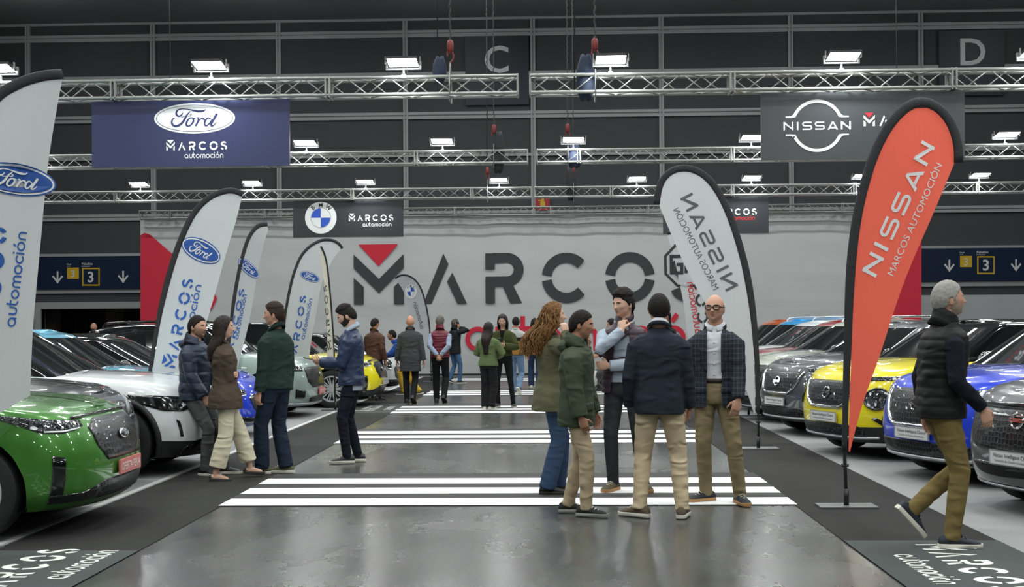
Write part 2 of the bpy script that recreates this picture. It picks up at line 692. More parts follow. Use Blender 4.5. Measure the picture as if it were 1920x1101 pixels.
# ------------------------------------------------------------------ carpets and painted mats
M_carp = mat('charcoal_carpet', '#333332', 0.95, bump=0.35, bscale=400, var=0.10, vscale=3, spec=0.2)
M_lite = mat('pale_grey_carpet', '#949696', 0.95, bump=0.4, bscale=350, var=0.16, vscale=70, spec=0.2)
M_black = mat('black_mat', '#3b3b3a', 0.8, var=0.08, vscale=4, spec=0.3)
M_stripe = mat('white_stripe', '#eceeee', 0.7, var=0.03, vscale=3)
M_print = mat('dark_printed_mat', '#3d4342', 0.75, var=0.10, vscale=5, spec=0.3)
M_ink = mat('pale_print', '#d9ddd6', 0.7)
XL0, XL1, XR0, XR1 = -3.92, -2.88, 2.06, 3.14
CD = 0.006
o = MB().box((-16, -2, 0.0005), (XL0 + .01, 37.5, CD - .002)).build('pale_floor_carpet', M_lite)
tag(o, 'pale grey carpet under the row of cars facing away from the red flag', 'carpet')
o = MB().box((XR1 - .01, -2, 0.0005), (16, 37.5, CD - .002)).build('pale_floor_carpet', M_lite)
tag(o, 'pale grey carpet under the cars parked behind the red flag', 'carpet')
o = MB().box((XL0, -2, 0.0005), (XL1, 37.5, CD)).build('carpet_runner', M_carp)
tag(o, 'charcoal carpet runner along the noses of the green and white cars', 'carpet')
o = MB().box((XR0, -2, 0.0005), (XR1, 37.5, CD)).build('carpet_runner', M_carp)
tag(o, 'charcoal carpet runner carrying the bases of the red and the white flag', 'carpet')
o = MB().box((XL0 - .09, -2, 0.0005), (XL0 - .03, 37.5, CD + .001)).build('floor_tape', mat('pale_tape', '#c9cac8', 0.6))
tag(o, 'pale tape line along the outer edge of the carpet by the green car', 'tape')

ZLAB = ['black mat with three white stripes under the five people talking',
        'black striped mat beside the shoes of the man with the phone in blue bomber jacket',
        'black striped mat under the two women standing face to face',
        'narrow-looking striped mat just beyond the walking man in burgundy vest',
        'striped mat lying against the foot of the big printed banner']
for i in range(5):
    y0 = 10.54 + 5.6 * i
    if i == 4:
        y0 = 34.2
    e = MB().box((XL1 - .02, y0, .0005), (XR0 + .02, y0 + 2.29, CD + .002)).build('crossing_mat', M_black)
    tag(e, ZLAB[i], 'floor mat', 'striped floor mats across the aisle')
    for a, b in ((0.0, .43), (.74, 1.14), (1.45, 1.86)):
        MB().box((XL1 - .02, y0 + a, CD + .002), (XR0 + .02, y0 + b, CD + .004)).build('stripe', M_stripe, e)

WORD, TRI, WORD_W = marcos_word()
AUTO, AUTO_W = automocion_word()
NISS, NISS_W = wide_word('NISSAN')


def floor_logo(y_a, y_b, x_a, x_b, side, label, ys):
    """mat with the stencil word printed along the aisle; side -1: read walking away, tops outward"""
    e = MB().box((x_a, y_a, .001), (x_b, y_b, CD + .003)).build('logo_mat', M_print)
    tag(e, label, 'floor mat', 'printed logo mats in the carpet runners')
    z = CD + .005
    for polys, sc_l, sc_h, x_base, y_start, nm in ((WORD + TRI, .215, .30, 0, ys[0], 'lettering'), (AUTO, .0945, .125, 1, ys[1], 'lettering')):
        if side < 0:
            xb = (-3.275, -3.01)[x_base]
            fn = lambda u, v, d, xb=xb, ys_=y_start, a=sc_l, h=sc_h: Vector((xb - v * h, ys_ + u * a, z))
        else:
            xb = (2.51, 2.25)[x_base]
            fn = lambda u, v, d, xb=xb, ys_=y_start, a=sc_l, h=sc_h: Vector((xb + v * h, ys_ - u * a, z))
        decal(nm, polys, fn, M_ink, e)
    return e


floor_logo(5.6, 8.42, XL0 + .01, XL1, -1, 'dark printed mat with pale lettering by the green car', (6.92, 7.46))
floor_logo(5.9, 8.78, XR0, XR1, 1, 'dark printed mat with pale lettering under the walking man in black vest', (8.62, 8.24))
floor_logo(21.9, 24.6, XL0 + .01, XL1, -1, 'dark printed mat with pale lettering by the yellow car with silver wheels', (22.3, 22.6))

# ------------------------------------------------------------------ signs on the wall
M_navy = mat('navy_sign', '#1c2a44', 0.35, var=0.12, vscale=1.2)
M_white = mat('sign_white', '#dfe2e2', 0.6)
M_yel = mat('sign_yellow', '#d9b32a', 0.6)


def wall_fn(Y):
    return lambda u, v, d: Vector((u, Y - d, v))


def px_polys(polys, Y):
    return [[(at(p[0], p[1], Y).x, at(p[0], p[1], Y).z) for p in q] for q in polys]


def sign_box(name, x0, x1, z0, z1, Y, m, label, th=.06):
    e = thing(name, label, 'sign', ((x0 + x1) / 2, Y, z0))
    o = MB().box((x0, Y, z0), (x1, Y + th, z1)).build('board', m, e)
    o.matrix_parent_inverse = Matrix.Translation((-(x0 + x1) / 2, -Y, -z0))
    return e


def sign_decal(e, name, polys, m, Y, off=.006, label=None):
    o = decal(name, polys, wall_fn(Y), m, e, off, label)
    o.matrix_parent_inverse = Matrix.Translation(-Vector(e.location))
    return o


def arrow(cx, cy):
    return [[(cx - 1.6, cy - 13), (cx + 1.6, cy - 13), (cx + 1.6, cy + 9), (cx - 1.6, cy + 9)],
            [(cx - 10, cy - 3), (cx - 8, cy - 5.5), (cx + 1.6, cy + 6), (cx, cy + 10)],
            [(cx + 10, cy - 3), (cx + 8, cy - 5.5), (cx - 1.6, cy + 6), (cx, cy + 10)]]


def rect(x0, y0, x1, y1):
    return [(x0, y1), (x1, y1), (x1, y0), (x0, y0)]


def text_px(s, x, y, h, Y, bold=0.0):
    """text with its baseline start at pixel (x, y) and cap height h pixels, as wall coordinates"""
    a = at(x, y, Y)
    k = h / FPX * Y / 0.72
    return place2(font_polys(s, bold)[0], k, k, a.x, a.z)


def pavilion_sign(pl, pr, pt, pb, ax, bx, sx, bxx, yy, label):
    Y = WALL_Y - .18
    a, b = at(pl, pt, Y), at(pr, pb, Y)
    e = sign_box('direction_sign', a.x, b.x, at((pl + pr) / 2, pb, Y).z, at((pl + pr) / 2, pt, Y).z, Y, M_navy, label)
    sign_decal(e, 'arrow', px_polys(arrow(ax, yy + 10), Y), M_white, Y)
    sign_decal(e, 'arrow', px_polys(arrow(bx, yy + 9), Y), M_white, Y)
    sign_decal(e, 'level_square', px_polys([rect(sx, yy - 10, sx + 22, yy + 11)], Y), M_yel, Y)
    sign_decal(e, 'numeral', text_px('3', sx + 6, yy + 8, 14, Y), M_white, Y, .010)
    f = [rect(bxx, yy - 9.5, bxx + 33, yy - 7), rect(bxx, yy + 21.5, bxx + 33, yy + 24), rect(bxx, yy - 9.5, bxx + 2.5, yy + 24), rect(bxx + 30.5, yy - 9.5, bxx + 33, yy + 24)]
    sign_decal(e, 'number_frame', px_polys(f, Y), M_yel, Y)
    sign_decal(e, 'numeral', text_px('3', bxx + 9.5, yy + 17, 20, Y, .02), M_white, Y, .008)
    sign_decal(e, 'lettering', text_px('Pabellón', bxx - 1, yy - 15, 4.6, Y, .01) + text_px('PAVILION', bxx - 1, yy - 11, 2.6, Y), M_white, Y)
    sign_decal(e, 'lettering', text_px('Nivel', sx - 1, yy - 15, 3, Y, .01) + text_px('LEVEL', sx - 1, yy - 11.6, 2, Y), M_white, Y)
    return e


pavilion_sign(60, 300, 482, 542, 108, 231, 126, 154, 512, 'long navy direction sign with yellow 3 above the open doorway')
pavilion_sign(1700, 1990, 465, 527, 1780, 1905, 1800, 1832, 490, 'long navy direction sign with yellow 3 above bare grey concrete')


def letter_sign(l, t, r, b, ch, cx, cy, h, label, sub=None):
    Y = WALL_Y - .14
    A, B = at(l, t, Y), at(r, b, Y)
    e = sign_box('aisle_letter_sign', A.x, B.x, B.z, A.z, Y, mat('dark_navy_sign', '#262c38', 0.5), label)
    polys, w = font_polys(ch, .012)
    k = h / FPX * Y / .72
    a = at(cx, cy + h / 2, Y)
    sign_decal(e, 'letter', place2(polys, k, k, a.x - w * k / 2, a.z), M_white, Y)
    if sub:
        sign_decal(e, 'lettering', text_px(sub, 938, 168, 13, Y), mat('sign_faint', '#70757a', 0.6), Y)


letter_sign(872, 68, 992, 196, 'C', 930, 110, 51, 'dark navy wall board with large white letter C', '1')
letter_sign(1760, 58, 1884, 178, 'D', 1822, 96, 51, 'dark navy wall board with large white letter D')
Y = WALL_Y - .16
a, b = at(1004, 370, Y), at(1031, 394, Y)
e = sign_box('fire_extinguisher_sign', a.x, b.x, b.z, a.z, Y, mat('safety_red', '#a8222c', 0.5), 'small red square safety sign with yellow extinguisher shape', .03)
q = [rect(1013, 378, 1022, 391), rect(1015, 373, 1020, 378), rect(1009, 375, 1016, 377)]
sign_decal(e, 'pictogram', px_polys(q, Y), M_yel, Y)

# ------------------------------------------------------------------ the big printed banner
M_ban = mat('banner_cloth', '#babcbc', 0.85, bump=0.35, bscale=1.6, var=0.03, vscale=1.0, stretch=(1, 1, 1.6))
M_bdark = mat('banner_print_dark', '#393b3e', 0.85)
M_bred = mat('banner_print_red', '#c4283c', 0.85)
xa, xb = at(264, 500, BAN_Y).x, at(1727, 500, BAN_Y).x
zt = at(1000, 404, BAN_Y).z
nx, nz = 150, 34
mb = MB()
vs, fs = [], []


def ban_y(x, z):
    return BAN_Y + .012 * math.sin(x * 2.1 + .5 * math.sin(z * 1.7)) + .010 * math.sin(x * 4.3 + z * 1.1) + .008 * math.sin(z * 6.0 + x * .6) * math.sin(x * .9)


for i in range(nz + 1):
    z = .03 + (zt - .03) * i / nz
    for j in range(nx + 1):
        x = xa + (xb - xa) * j / nx
        vs.append((x, ban_y(x, z), z))
for i in range(nz):
    for j in range(nx):
        a = i * (nx + 1) + j
        fs.append((a, a + 1, a + nx + 2, a + nx + 1))
mb.add(vs, fs)
ban = thing('printed_banner', 'wide pale grey cloth banner with dark stencil-cut word and red corner shapes', 'banner', ((xa + xb) / 2, BAN_Y, 0))
off = Matrix.Translation((-(xa + xb) / 2, -BAN_Y, 0))
o = mb.build('cloth', M_ban, ban, smooth=True, fix=False)
o.matrix_parent_inverse = off
bfn = lambda u, v, d: Vector((u, BAN_Y - .035 - d, v))


def ban_decal(name, polys, m, off_=.004):
    o = decal(name, polys, bfn, m, ban, off_)
    o.matrix_parent_inverse = off
    return o


a0 = at(664, 571, BAN_Y)
k = 94.0 / FPX * BAN_Y
for lo, hi in ((-1, 1.2), (1.2, 2.5), (2.5, 3.7), (3.7, 5.0), (5.0, 6.3), (6.3, 9)):
    ban_decal('letter', place2([q for q in WORD if lo < min(c[0] for c in q) < hi], k * .985, k, a0.x, a0.z), M_bdark)
ban_decal('triangle', place2(TRI, k * .985, k, a0.x, a0.z), M_bred)
a0 = at(873, 659, BAN_Y)
k = 46.0 / FPX * BAN_Y
ban_decal('lettering', place2(AUTO, k, k, a0.x, a0.z), M_bred)
left_red = [(264, 441), (272, 437), (282, 440), (335, 486), (398, 541), (408, 560), (398, 580), (335, 634), (264, 692)]
right_red = [(1727, 436), (1717, 432), (1706, 436), (1660, 476), (1596, 531), (1587, 546), (1597, 562), (1660, 614), (1727, 668)]
ban_decal('corner_shape', px_polys([left_red], BAN_Y), M_bred)
ban_decal('corner_shape', px_polys([right_red[::-1]], BAN_Y), M_bred)
o = MB().box((xa, BAN_Y - .05, .002), (xb, BAN_Y + .05, .05)).build('bottom_rail', mat('rail_black', '#2a2a2b', 0.5), ban)
o.matrix_parent_inverse = off

# ================================================================== TRUSSES, LAMPS, HANGING SIGNS
M_alu = mat('truss_aluminium', '#989a96', 0.42, metal=0.7, var=0.08, vscale=6)
M_dark = mat('dark_plastic', '#1e1f21', 0.5)
M_lens = mat('floodlight_lens', '#f4f8ff', 0.3, emit=22.0)
M_hook = mat('rigging_steel', '#8d8f8c', 0.4, metal=0.7)
TR = 0.118          # half of the truss section
TZ = EYE + 3.327
ROWS = [17.0, 24.2, 30.7]


def truss(x0, x1, y, z, label, joint_at=0.0, seg=3.0):
    e = thing('box_truss', label, 'truss', ((x0 + x1) / 2, y, z - TR), 0, 'aluminium lighting trusses')
    inv = Matrix.Translation((-(x0 + x1) / 2, -y, -(z - TR)))
    for dy in (-1, 1):
        for dz in (-1, 1):
            o = MB().tube([(x0, y + dy * TR, z + dz * TR), (x1, y + dy * TR, z + dz * TR)], .025, 10).build('chord', M_alu, e, smooth=True, sharp=50)
            o.matrix_parent_inverse = inv
    mb = MB()
    n = int(round((x1 - x0) / .295))
    step = (x1 - x0) / n
    for i in range(n):
        a, b = x0 + i * step, x0 + (i + 1) * step
        s = 1 if i % 2 else -1
        for dy in (-1, 1):
            mb.tube([(a, y + dy * TR, z - s * dy * TR), (b, y + dy * TR, z + s * dy * TR)], .009, 6)
        mb.tube([(a, y - s * TR, z + TR), (b, y + s * TR, z + TR)], .009, 6)
        mb.tube([(a, y - s * TR, z - TR), (b, y + s * TR, z - TR)], .009, 6)
    o = mb.build('lattice', M_alu, e, smooth=True)
    o.matrix_parent_inverse = inv
    xs = [x0, x1]
    q = joint_at
    while q > x0 + .4:
        q -= seg
    while q < x1 - .4:
        if q > x0 + .4:
            xs.append(q)
        q += seg
    for q in xs:
        mb = MB()
        for dx in ((-.028, .028) if q not in (x0, x1) else (0,)):
            for s in (-1, 1):
                mb.box((q + dx - .012, y - TR - .02, z + s * TR - .03), (q + dx + .012, y + TR + .02, z + s * TR + .03))
                mb.box((q + dx - .012, y + s * TR - .03, z - TR), (q + dx + .012, y + s * TR + .03, z + TR))
        o = mb.build('joint_frame', M_alu, e)
        o.matrix_parent_inverse = inv
    return e


for i, (y, words_) in enumerate(zip(ROWS, (
        ('box truss carrying the wide blue sign with oval emblem', 'box truss carrying the dark sign with round split emblem'),
        ('plain box truss passing behind the lower edge of the blue oval sign', 'plain box truss passing behind the dark sign with round split emblem'),
        ('box truss carrying the black sign with blue and white roundel', 'box truss carrying the black sign beside the white flag top')))):
    gap_l = (at(971, 165, y).x, at(989, 298, y).x, at(996, 362, y).x)[i]
    gap_r = (at(994, 160, y).x, at(1007, 295, y).x, at(1002, 362, y).x)[i]
    truss(-13.2, gap_l, y, TZ, words_[0], at(218, 165, y).x)
    truss(gap_r, 12.8, y, TZ, words_[1], at(1371, 150, y).x)
z4 = at(1000, 396, 38.35).z
truss(at(264, 400, 38.35).x, at(1000, 400, 38.35).x, 38.35, z4, 'thin-looking truss along the top of the printed banner, over the word start', -6)
truss(at(1001, 400, 38.35).x, at(1727, 390, 38.35).x, 38.35, z4, 'thin-looking truss along the top of the printed banner, behind the white flag', 6)


# ------------------------------------------------------------------ floodlights
def make_flood():
    e = thing('floodlight', 'x', 'floodlight')
    R = Matrix.Rotation(math.radians(-9), 4, 'X')
    MB().box((-.21, -.155, .0), (.21, .155, .035), M=R).build('housing', M_dark, e)
    mbf = MB()
    for k in range(-6, 7):
        mbf.box((k * .033 - .004, -.13, .03), (k * .033 + .004, .13, .05), M=R)
    mbf.build('cooling_fins', M_dark, e)
    MB().box((-.20, -.145, -.006), (.20, .145, .001), M=R).build('lens', M_lens, e, )['label'] = 'glowing white lens'
    mbf = MB()
    mbf.box((-.245, -.02, -.02), (-.235, .02, .08))
    mbf.box((.235, -.02, -.02), (.245, .02, .08))
    mbf.box((-.245, .10, -.06), (-.22, .14, .04))
    mbf.box((.22, .10, -.06), (.245, .14, .04))
    mbf.box((-.245, .10, -.075), (.245, .14, -.055))
    mbf.tube([(0, .12, -.16), (0, .12, -.07)], .018, 8)
    mbf.box((-.03, .09, -.185), (.03, .15, -.14))
    mbf.build('bracket', M_alu, e)
    return e


FL = {0: [(10, 'first floodlight from the end of the front truss, by the tall flag'), (402, 'bright floodlight on the truss above the blue oval sign'),
          (760, 'brightest floodlight on the front truss between blue oval sign and letter C'), (1145, 'floodlight on the front truss just past the hoist with blue bag'),
          (1575, 'floodlight on the truss above the dark sign with round split emblem'), (1935, 'floodlight on the front truss beyond the letter D')],
      1: [(67, 'floodlight seen behind the tall near flag cloth'), (577, 'floodlight on the middle truss just beside the blue oval sign'),
          (831, 'floodlight on the middle truss under the letter C hoist chain'), (1075, 'floodlight on the middle truss above the small blue hoist box'),
          (1407, 'floodlight on the middle truss touching the dark split-emblem sign'), (1880, 'floodlight on the middle truss beyond the red flag')],
      2: [(45, 'floodlight on the far truss behind the tall near flag'), (266, 'floodlight on the far truss above the red banner corner'),
          (476, 'floodlight on the far truss above the narrow oval-emblem flag'), (687, 'floodlight on the far truss above the roundel sign'),
          (936, 'floodlight on the far truss above the banner letter R'), (1193, 'floodlight on the far truss beside the white flag'),
          (1407, 'floodlight on the far truss above the black sign beside the white flag'), (1612, 'floodlight on the far truss touching the red flag edge'),
          (1832, 'floodlight on the far truss above the wall sign with yellow 3')]}
first = None
for r, lst in FL.items():
    for px, lab in lst:
        if first is None:
            e = first = make_flood()
        else:
            e = copy_tree(first)
        Y = ROWS[r]
        e.location = (at(px, 300, Y).x, Y - .12 - TR, TZ + TR + .175)
        tag(e, lab, 'floodlight', 'floodlights on the trusses')
        area_lamp('floodlight_lamp', (e.location.x, Y - .33 - TR, TZ + TR + .10), 28, .42, .30, (math.radians(-9), 0, 0))


# ------------------------------------------------------------------ signs hanging from the trusses
def hanging_sign(l, r, Y, m, label, zt=None):
    zt = TZ - TR - .03
    zb = zt - .92
    x0, x1 = at(l, 250, Y).x, at(r, 250, Y).x
    e = sign_box('hanging_sign', x0, x1, zb, zt, Y, m, label, .03)
    for x in (x0 + .35, x1 - .35):
        o = MB().tube([(x, Y + .015, zt - .06), (x, Y + .015, zt + .06)], .006, 6).build('hook', M_hook, e)
        o.matrix_parent_inverse = Matrix.Translation(-Vector(e.location))
    return e, x0, x1, zb, zt


M_signblue = mat('sign_blue', '#282f56', 0.35, var=0.05, vscale=2)
M_signdark = mat('sign_charcoal', '#3d4144', 0.4, var=0.05, vscale=2)
M_signblack = mat('sign_black', '#2c2f33', 0.4, var=0.05, vscale=2)
M_fordblue = mat('emblem_blue', '#1f4f9a', 0.5)
M_bmwblue = mat('emblem_bright_blue', '#2a52b8', 0.5)
M_red = mat('logo_red', '#d0303a', 0.5)


def oval_badge(dec, cx, cz, h, m_rim, m_line, m_field, m_word, rot=0.0, wx=1.0):
    """wide oval with rim line and script word; dec(name, polys, m, off)"""
    t = lambda p: place2(p, h * wx, h, cx, cz, rot)
    dec('emblem', t(disc(1.375, .515)), m_rim, .004)
    dec('emblem_line', t(disc(1.305, .455)), m_line, .0055)
    dec('emblem_field', t(disc(1.285, .437)), m_field, .007)
    dec('emblem_word', t(ford_script()), m_word, .0085)


def roundel(dec, cx, cz, r, mirror=False, wx=1.0):
    t = lambda p: place2(p, r * wx, r, cx, cz, 0)
    mk = (lambda p: [[(-a[0], a[1]) for a in q] for q in p]) if mirror else (lambda p: p)
    dec('emblem', t(disc(1, 1)), M_white, .004)
    dec('emblem_line', t(disc(.635, .635)), M_dark, .0055)
    dec('emblem_field', t(disc(.615, .615)), M_white, .007)
    qd = [[(0, 0)] + arc(0, 0, .6, .6, 90, 180, 10), [(0, 0)] + arc(0, 0, .6, .6, 270, 360, 10)]
    dec('emblem_quarters', t(mk(qd)), M_bmwblue, .0085)
    L = []
    for ch, a in (('B', 38), ('M', 0), ('W', -38)):
        P, w = font_polys(ch, .015)
        q = place2(P, .36, .36, -w * .18, .68)
        L += place2(q, 1, 1, 0, 0, math.radians(a))
    dec('emblem_letters', t(mk(L)), M_dark, .0085)


def split_ring(r):
    """round emblem split by a bar word, outer radius r=1"""
    P = ribbon(arc(0, 0, .93, .93, 24, 156, 30), .12) + ribbon(arc(0, 0, .93, .93, 204, 336, 30), .12)
    for sx in (-1, 1):
        for sy in (-1, 1):
            P.append([(sx * .80, sy * .33), (sx * .95, sy * .31), (sx * 1.18, sy * .31), (sx * 1.18, sy * .365), (sx * .98, sy * .37), (sx * .86, sy * .46)])
    P = [[(a[0] * r, a[1] * r) for a in q] for q in P]
    k = .31 * r
    return P + place2(NISS, k * 1.0, k, -NISS_W * k / 2, -k / 2)


# blue oval sign
e, x0, x1, zb, zt = hanging_sign(172, 543, 17.0, M_signblue, 'wide blue hanging sign with white oval script emblem')
dc = lambda nm, p, m, off_: sign_decal(e, nm, p, m, 17.0, off_)
c = at(365, 222, 17.0)
oval_badge(dc, c.x, c.z, .415, M_white, M_signblue, M_white, M_signblue)
a0 = at(312, 282.5, 17.0)
k = .122
dc('lettering', place2(WORD + TRI, k * .98, k, a0.x, a0.z), M_white, .006)
a0 = at(346, 297, 17.0)
dc('lettering', place2(AUTO, .055, .058, a0.x, a0.z), M_white, .006)
# dark split-ring sign
e, x0, x1, zb, zt = hanging_sign(1427, 1809, 17.0, M_signdark, 'wide dark grey hanging sign with round split emblem, partly behind the red flag')
c = at(1532, 236, 17.0)
dc('emblem', place2(split_ring(.365), 1, 1, c.x, c.z), M_white, .006)
a0 = at(1619, 237, 17.0)
k = .155
dc('lettering', place2(WORD, k * .98, k, a0.x, a0.z), M_white, .006)
dc('triangle', place2(TRI, k * .98, k, a0.x, a0.z), M_red, .006)
a0 = at(1665, 256, 17.0)
dc('lettering', place2(AUTO, .068, .072, a0.x, a0.z), M_red, .006)
# roundel sign
e, x0, x1, zb, zt = hanging_sign(548, 755, 30.7, M_signblack, 'black hanging sign with blue and white roundel')
dc = lambda nm, p, m, off_: sign_decal(e, nm, p, m, 30.7, off_)
c = at(601.5, 408.5, 30.7)
roundel(dc, c.x, c.z, .40)
a0 = at(654, 415, 30.7)
k = .16
dc('lettering', place2(WORD + TRI, k * .98, k, a0.x, a0.z), M_white, .006)
a0 = at(680, 425, 30.7)
dc('lettering', place2(AUTO, .073, .076, a0.x, a0.z), M_white, .006)
# second black sign behind the white flag
e, x0, x1, zb, zt = hanging_sign(1242, 1440, 30.7, M_signblack, 'black hanging sign with red lower word, half behind the white flag')
a0 = at(1331, 404, 30.7)
k = .165
dc('lettering', place2(WORD, k * .98, k, a0.x, a0.z), M_white, .006)
dc('triangle', place2(TRI, k * .98, k, a0.x, a0.z), M_red, .006)
a0 = at(1360, 413, 30.7)
dc('lettering', place2(AUTO, .073, .078, a0.x, a0.z), M_red, .006)


# ------------------------------------------------------------------ chain hoists
def hoist(px, Y, top, label, bag=None, bagpx=None, hook_dy=.55):
    x = at(px, 200, Y).x
    zt = TZ + TR
    e = thing('chain_hoist', label, 'hoist', (x, Y, zt), 0, 'chain hoists holding the trusses')
    # sling around the truss, hook, chain up to the ceiling
    mb = MB()
    mb.tube([(0, -.16, -.33), (0, -.17, 0), (0, 0, .22), (0, .17, 0), (0, .16, -.33), (0, -.16, -.33)], .009, 6)
    mb.build('sling', M_hook, e, smooth=True)
    mb = MB()
    mb.tube(smooth_curve([(0, 0, .21), (.04, 0, .27), (.03, 0, .35), (-.03, 0, .37), (-.04, 0, .30)], 5), .012, 8)
    mb.cap_tube([(0, 0, .39), (0, 0, .49)], .045, 10)
    mb.build('hook', mat('hook_red', '#7a2a2a', 0.5), e, smooth=True)
    mb = MB()
    zc = 12.62 - zt
    k = 0
    z = .50
    while z < zc - .01:
        r = .012 if k % 2 else -.012
        mb.tube([(r, 0, z), (r, 0, min(z + .06, zc))], .006, 5, cap=False)
        mb.tube([(0, r, z + .03), (0, r, min(z + .09, zc))], .006, 5, cap=False)
        z += .06
        k += 1
    mb.build('chain', mat('chain_dark', '#4c4e4d', .5, metal=.5), e)
    if bag:
        dx, dz, sx, sz = bagpx
        mb = MB()
        rings = []
        for i in range(9):
            t = i / 8
            w = (0.55 + .45 * math.sin(PI * min(1, t * 1.1)) ** .6)
            rings.append([Vector((dx + sx * w * math.cos(2 * PI * j / 14), sx * .8 * w * math.sin(2 * PI * j / 14), dz + sz * (t - .5) + .02 * math.sin(j * 2.1 + i)))
                          for j in range(14)])
        mb.loft(rings)
        mb.build('chain_bag', bag, e, smooth=True)
    return e


M_bagb = mat('bag_blue', '#1b2940', 0.7, bump=.3, bscale=12)
M_bagk = mat('bag_black', '#1d1e20', 0.7, bump=.3, bscale=12)
hoist(845, 17.0, 0, 'chain hoist on the front truss beside the letter C', M_bagb, (-.15, .12, .10, .34))
hoist(1116, 17.0, 0, 'chain hoist with blue bag beside a front-truss floodlight', M_bagb, (-.13, -.02, .13, .62))
hoist(926, 24.2, 0, 'chain hoist with black bag on the middle truss under letter C', M_bagk, (.08, -.02, .13, .8))
hoist(1064, 24.2, 0, 'chain hoist with blue box-like bag on the middle truss', M_bagb, (.13, -.12, .16, .42))
hoist(913, 30.7, 0, 'chain hoist on the far truss below the letter C')
hoist(1074, 30.7, 0, 'chain hoist with black bag on the far truss', M_bagk, (-.06, .08, .13, .8))
for px, Y, lab in ((820, 17.0, 'thin dark cable dropping to the front truss beside the letter C hoist'), (1077, 17.0, 'thin dark cable dropping to the front truss near the blue hoist bag'),
                   (912, 24.2, 'thin dark cable dropping to the middle truss below the letter C'), (318, 24.2, 'thin cable hanging behind the blue oval sign'), (1680, 24.2, 'thin cable hanging beside the letter D')):
    x = at(px, 200, Y).x
    o = MB().tube([(x, Y, TZ - TR), (x + .02, Y, TZ + 2), (x - .02, Y, 12.62)], .008, 6).build('rigging_cable', M_dark, smooth=True)
    tag(o, lab, 'cable')

# ================================================================== FEATHER FLAGS
def cloth_mat(name, color):
    m = mat(name, color, 0.8, bump=.5, bscale=7, var=.02, vscale=6, stretch=(1, 1, .25))
    nt = m.node_tree
    p = nt.nodes['Principled BSDF']
    tr = nt.nodes.new('ShaderNodeBsdfTranslucent')
    tr.inputs[0].default_value = lin(color)
    mx = nt.nodes.new('ShaderNodeMixShader')
    mx.inputs[0].default_value = .28
    out = nt.nodes['Material Output']
    nt.links.new(p.outputs[0], mx.inputs[1])
    nt.links.new(tr.outputs[0], mx.inputs[2])
    nt.links.new(mx.outputs[0], out.inputs[0])
    return m


M_fw = cloth_mat('flag_white', '#c5c9ca')
M_fc = cloth_mat('flag_cream', '#cfccba')
M_fr = cloth_mat('flag_red', '#f26a55')
M_slv = mat('flag_sleeve', '#232427', 0.75, bump=.2, bscale=60)
M_pole = mat('flag_pole', '#1b1c1e', 0.45)
M_base = mat('flag_base_steel', '#6f7274', 0.45, metal=.5)
M_tblue = mat('print_blue', '#2a5aa6', 0.8)
M_tgrey = mat('print_grey', '#5b5f63', 0.8)
M_tdark = mat('print_dark', '#333638', 0.8)
M_tred = mat('print_red', '#c8343c', 0.8)


def resample(P, n):
    P = [Vector(p) for p in P]
    L = [0.0]
    for a, b in zip(P, P[1:]):
        L.append(L[-1] + (b - a).length)
    out = []
    k = 0
    for i in range(n + 1):
        t = L[-1] * i / n
        while k < len(P) - 2 and L[k + 1] < t:
            k += 1
        s = (t - L[k]) / max(1e-9, L[k + 1] - L[k])
        out.append(P[k].lerp(P[k + 1], min(1, s)))
    return out


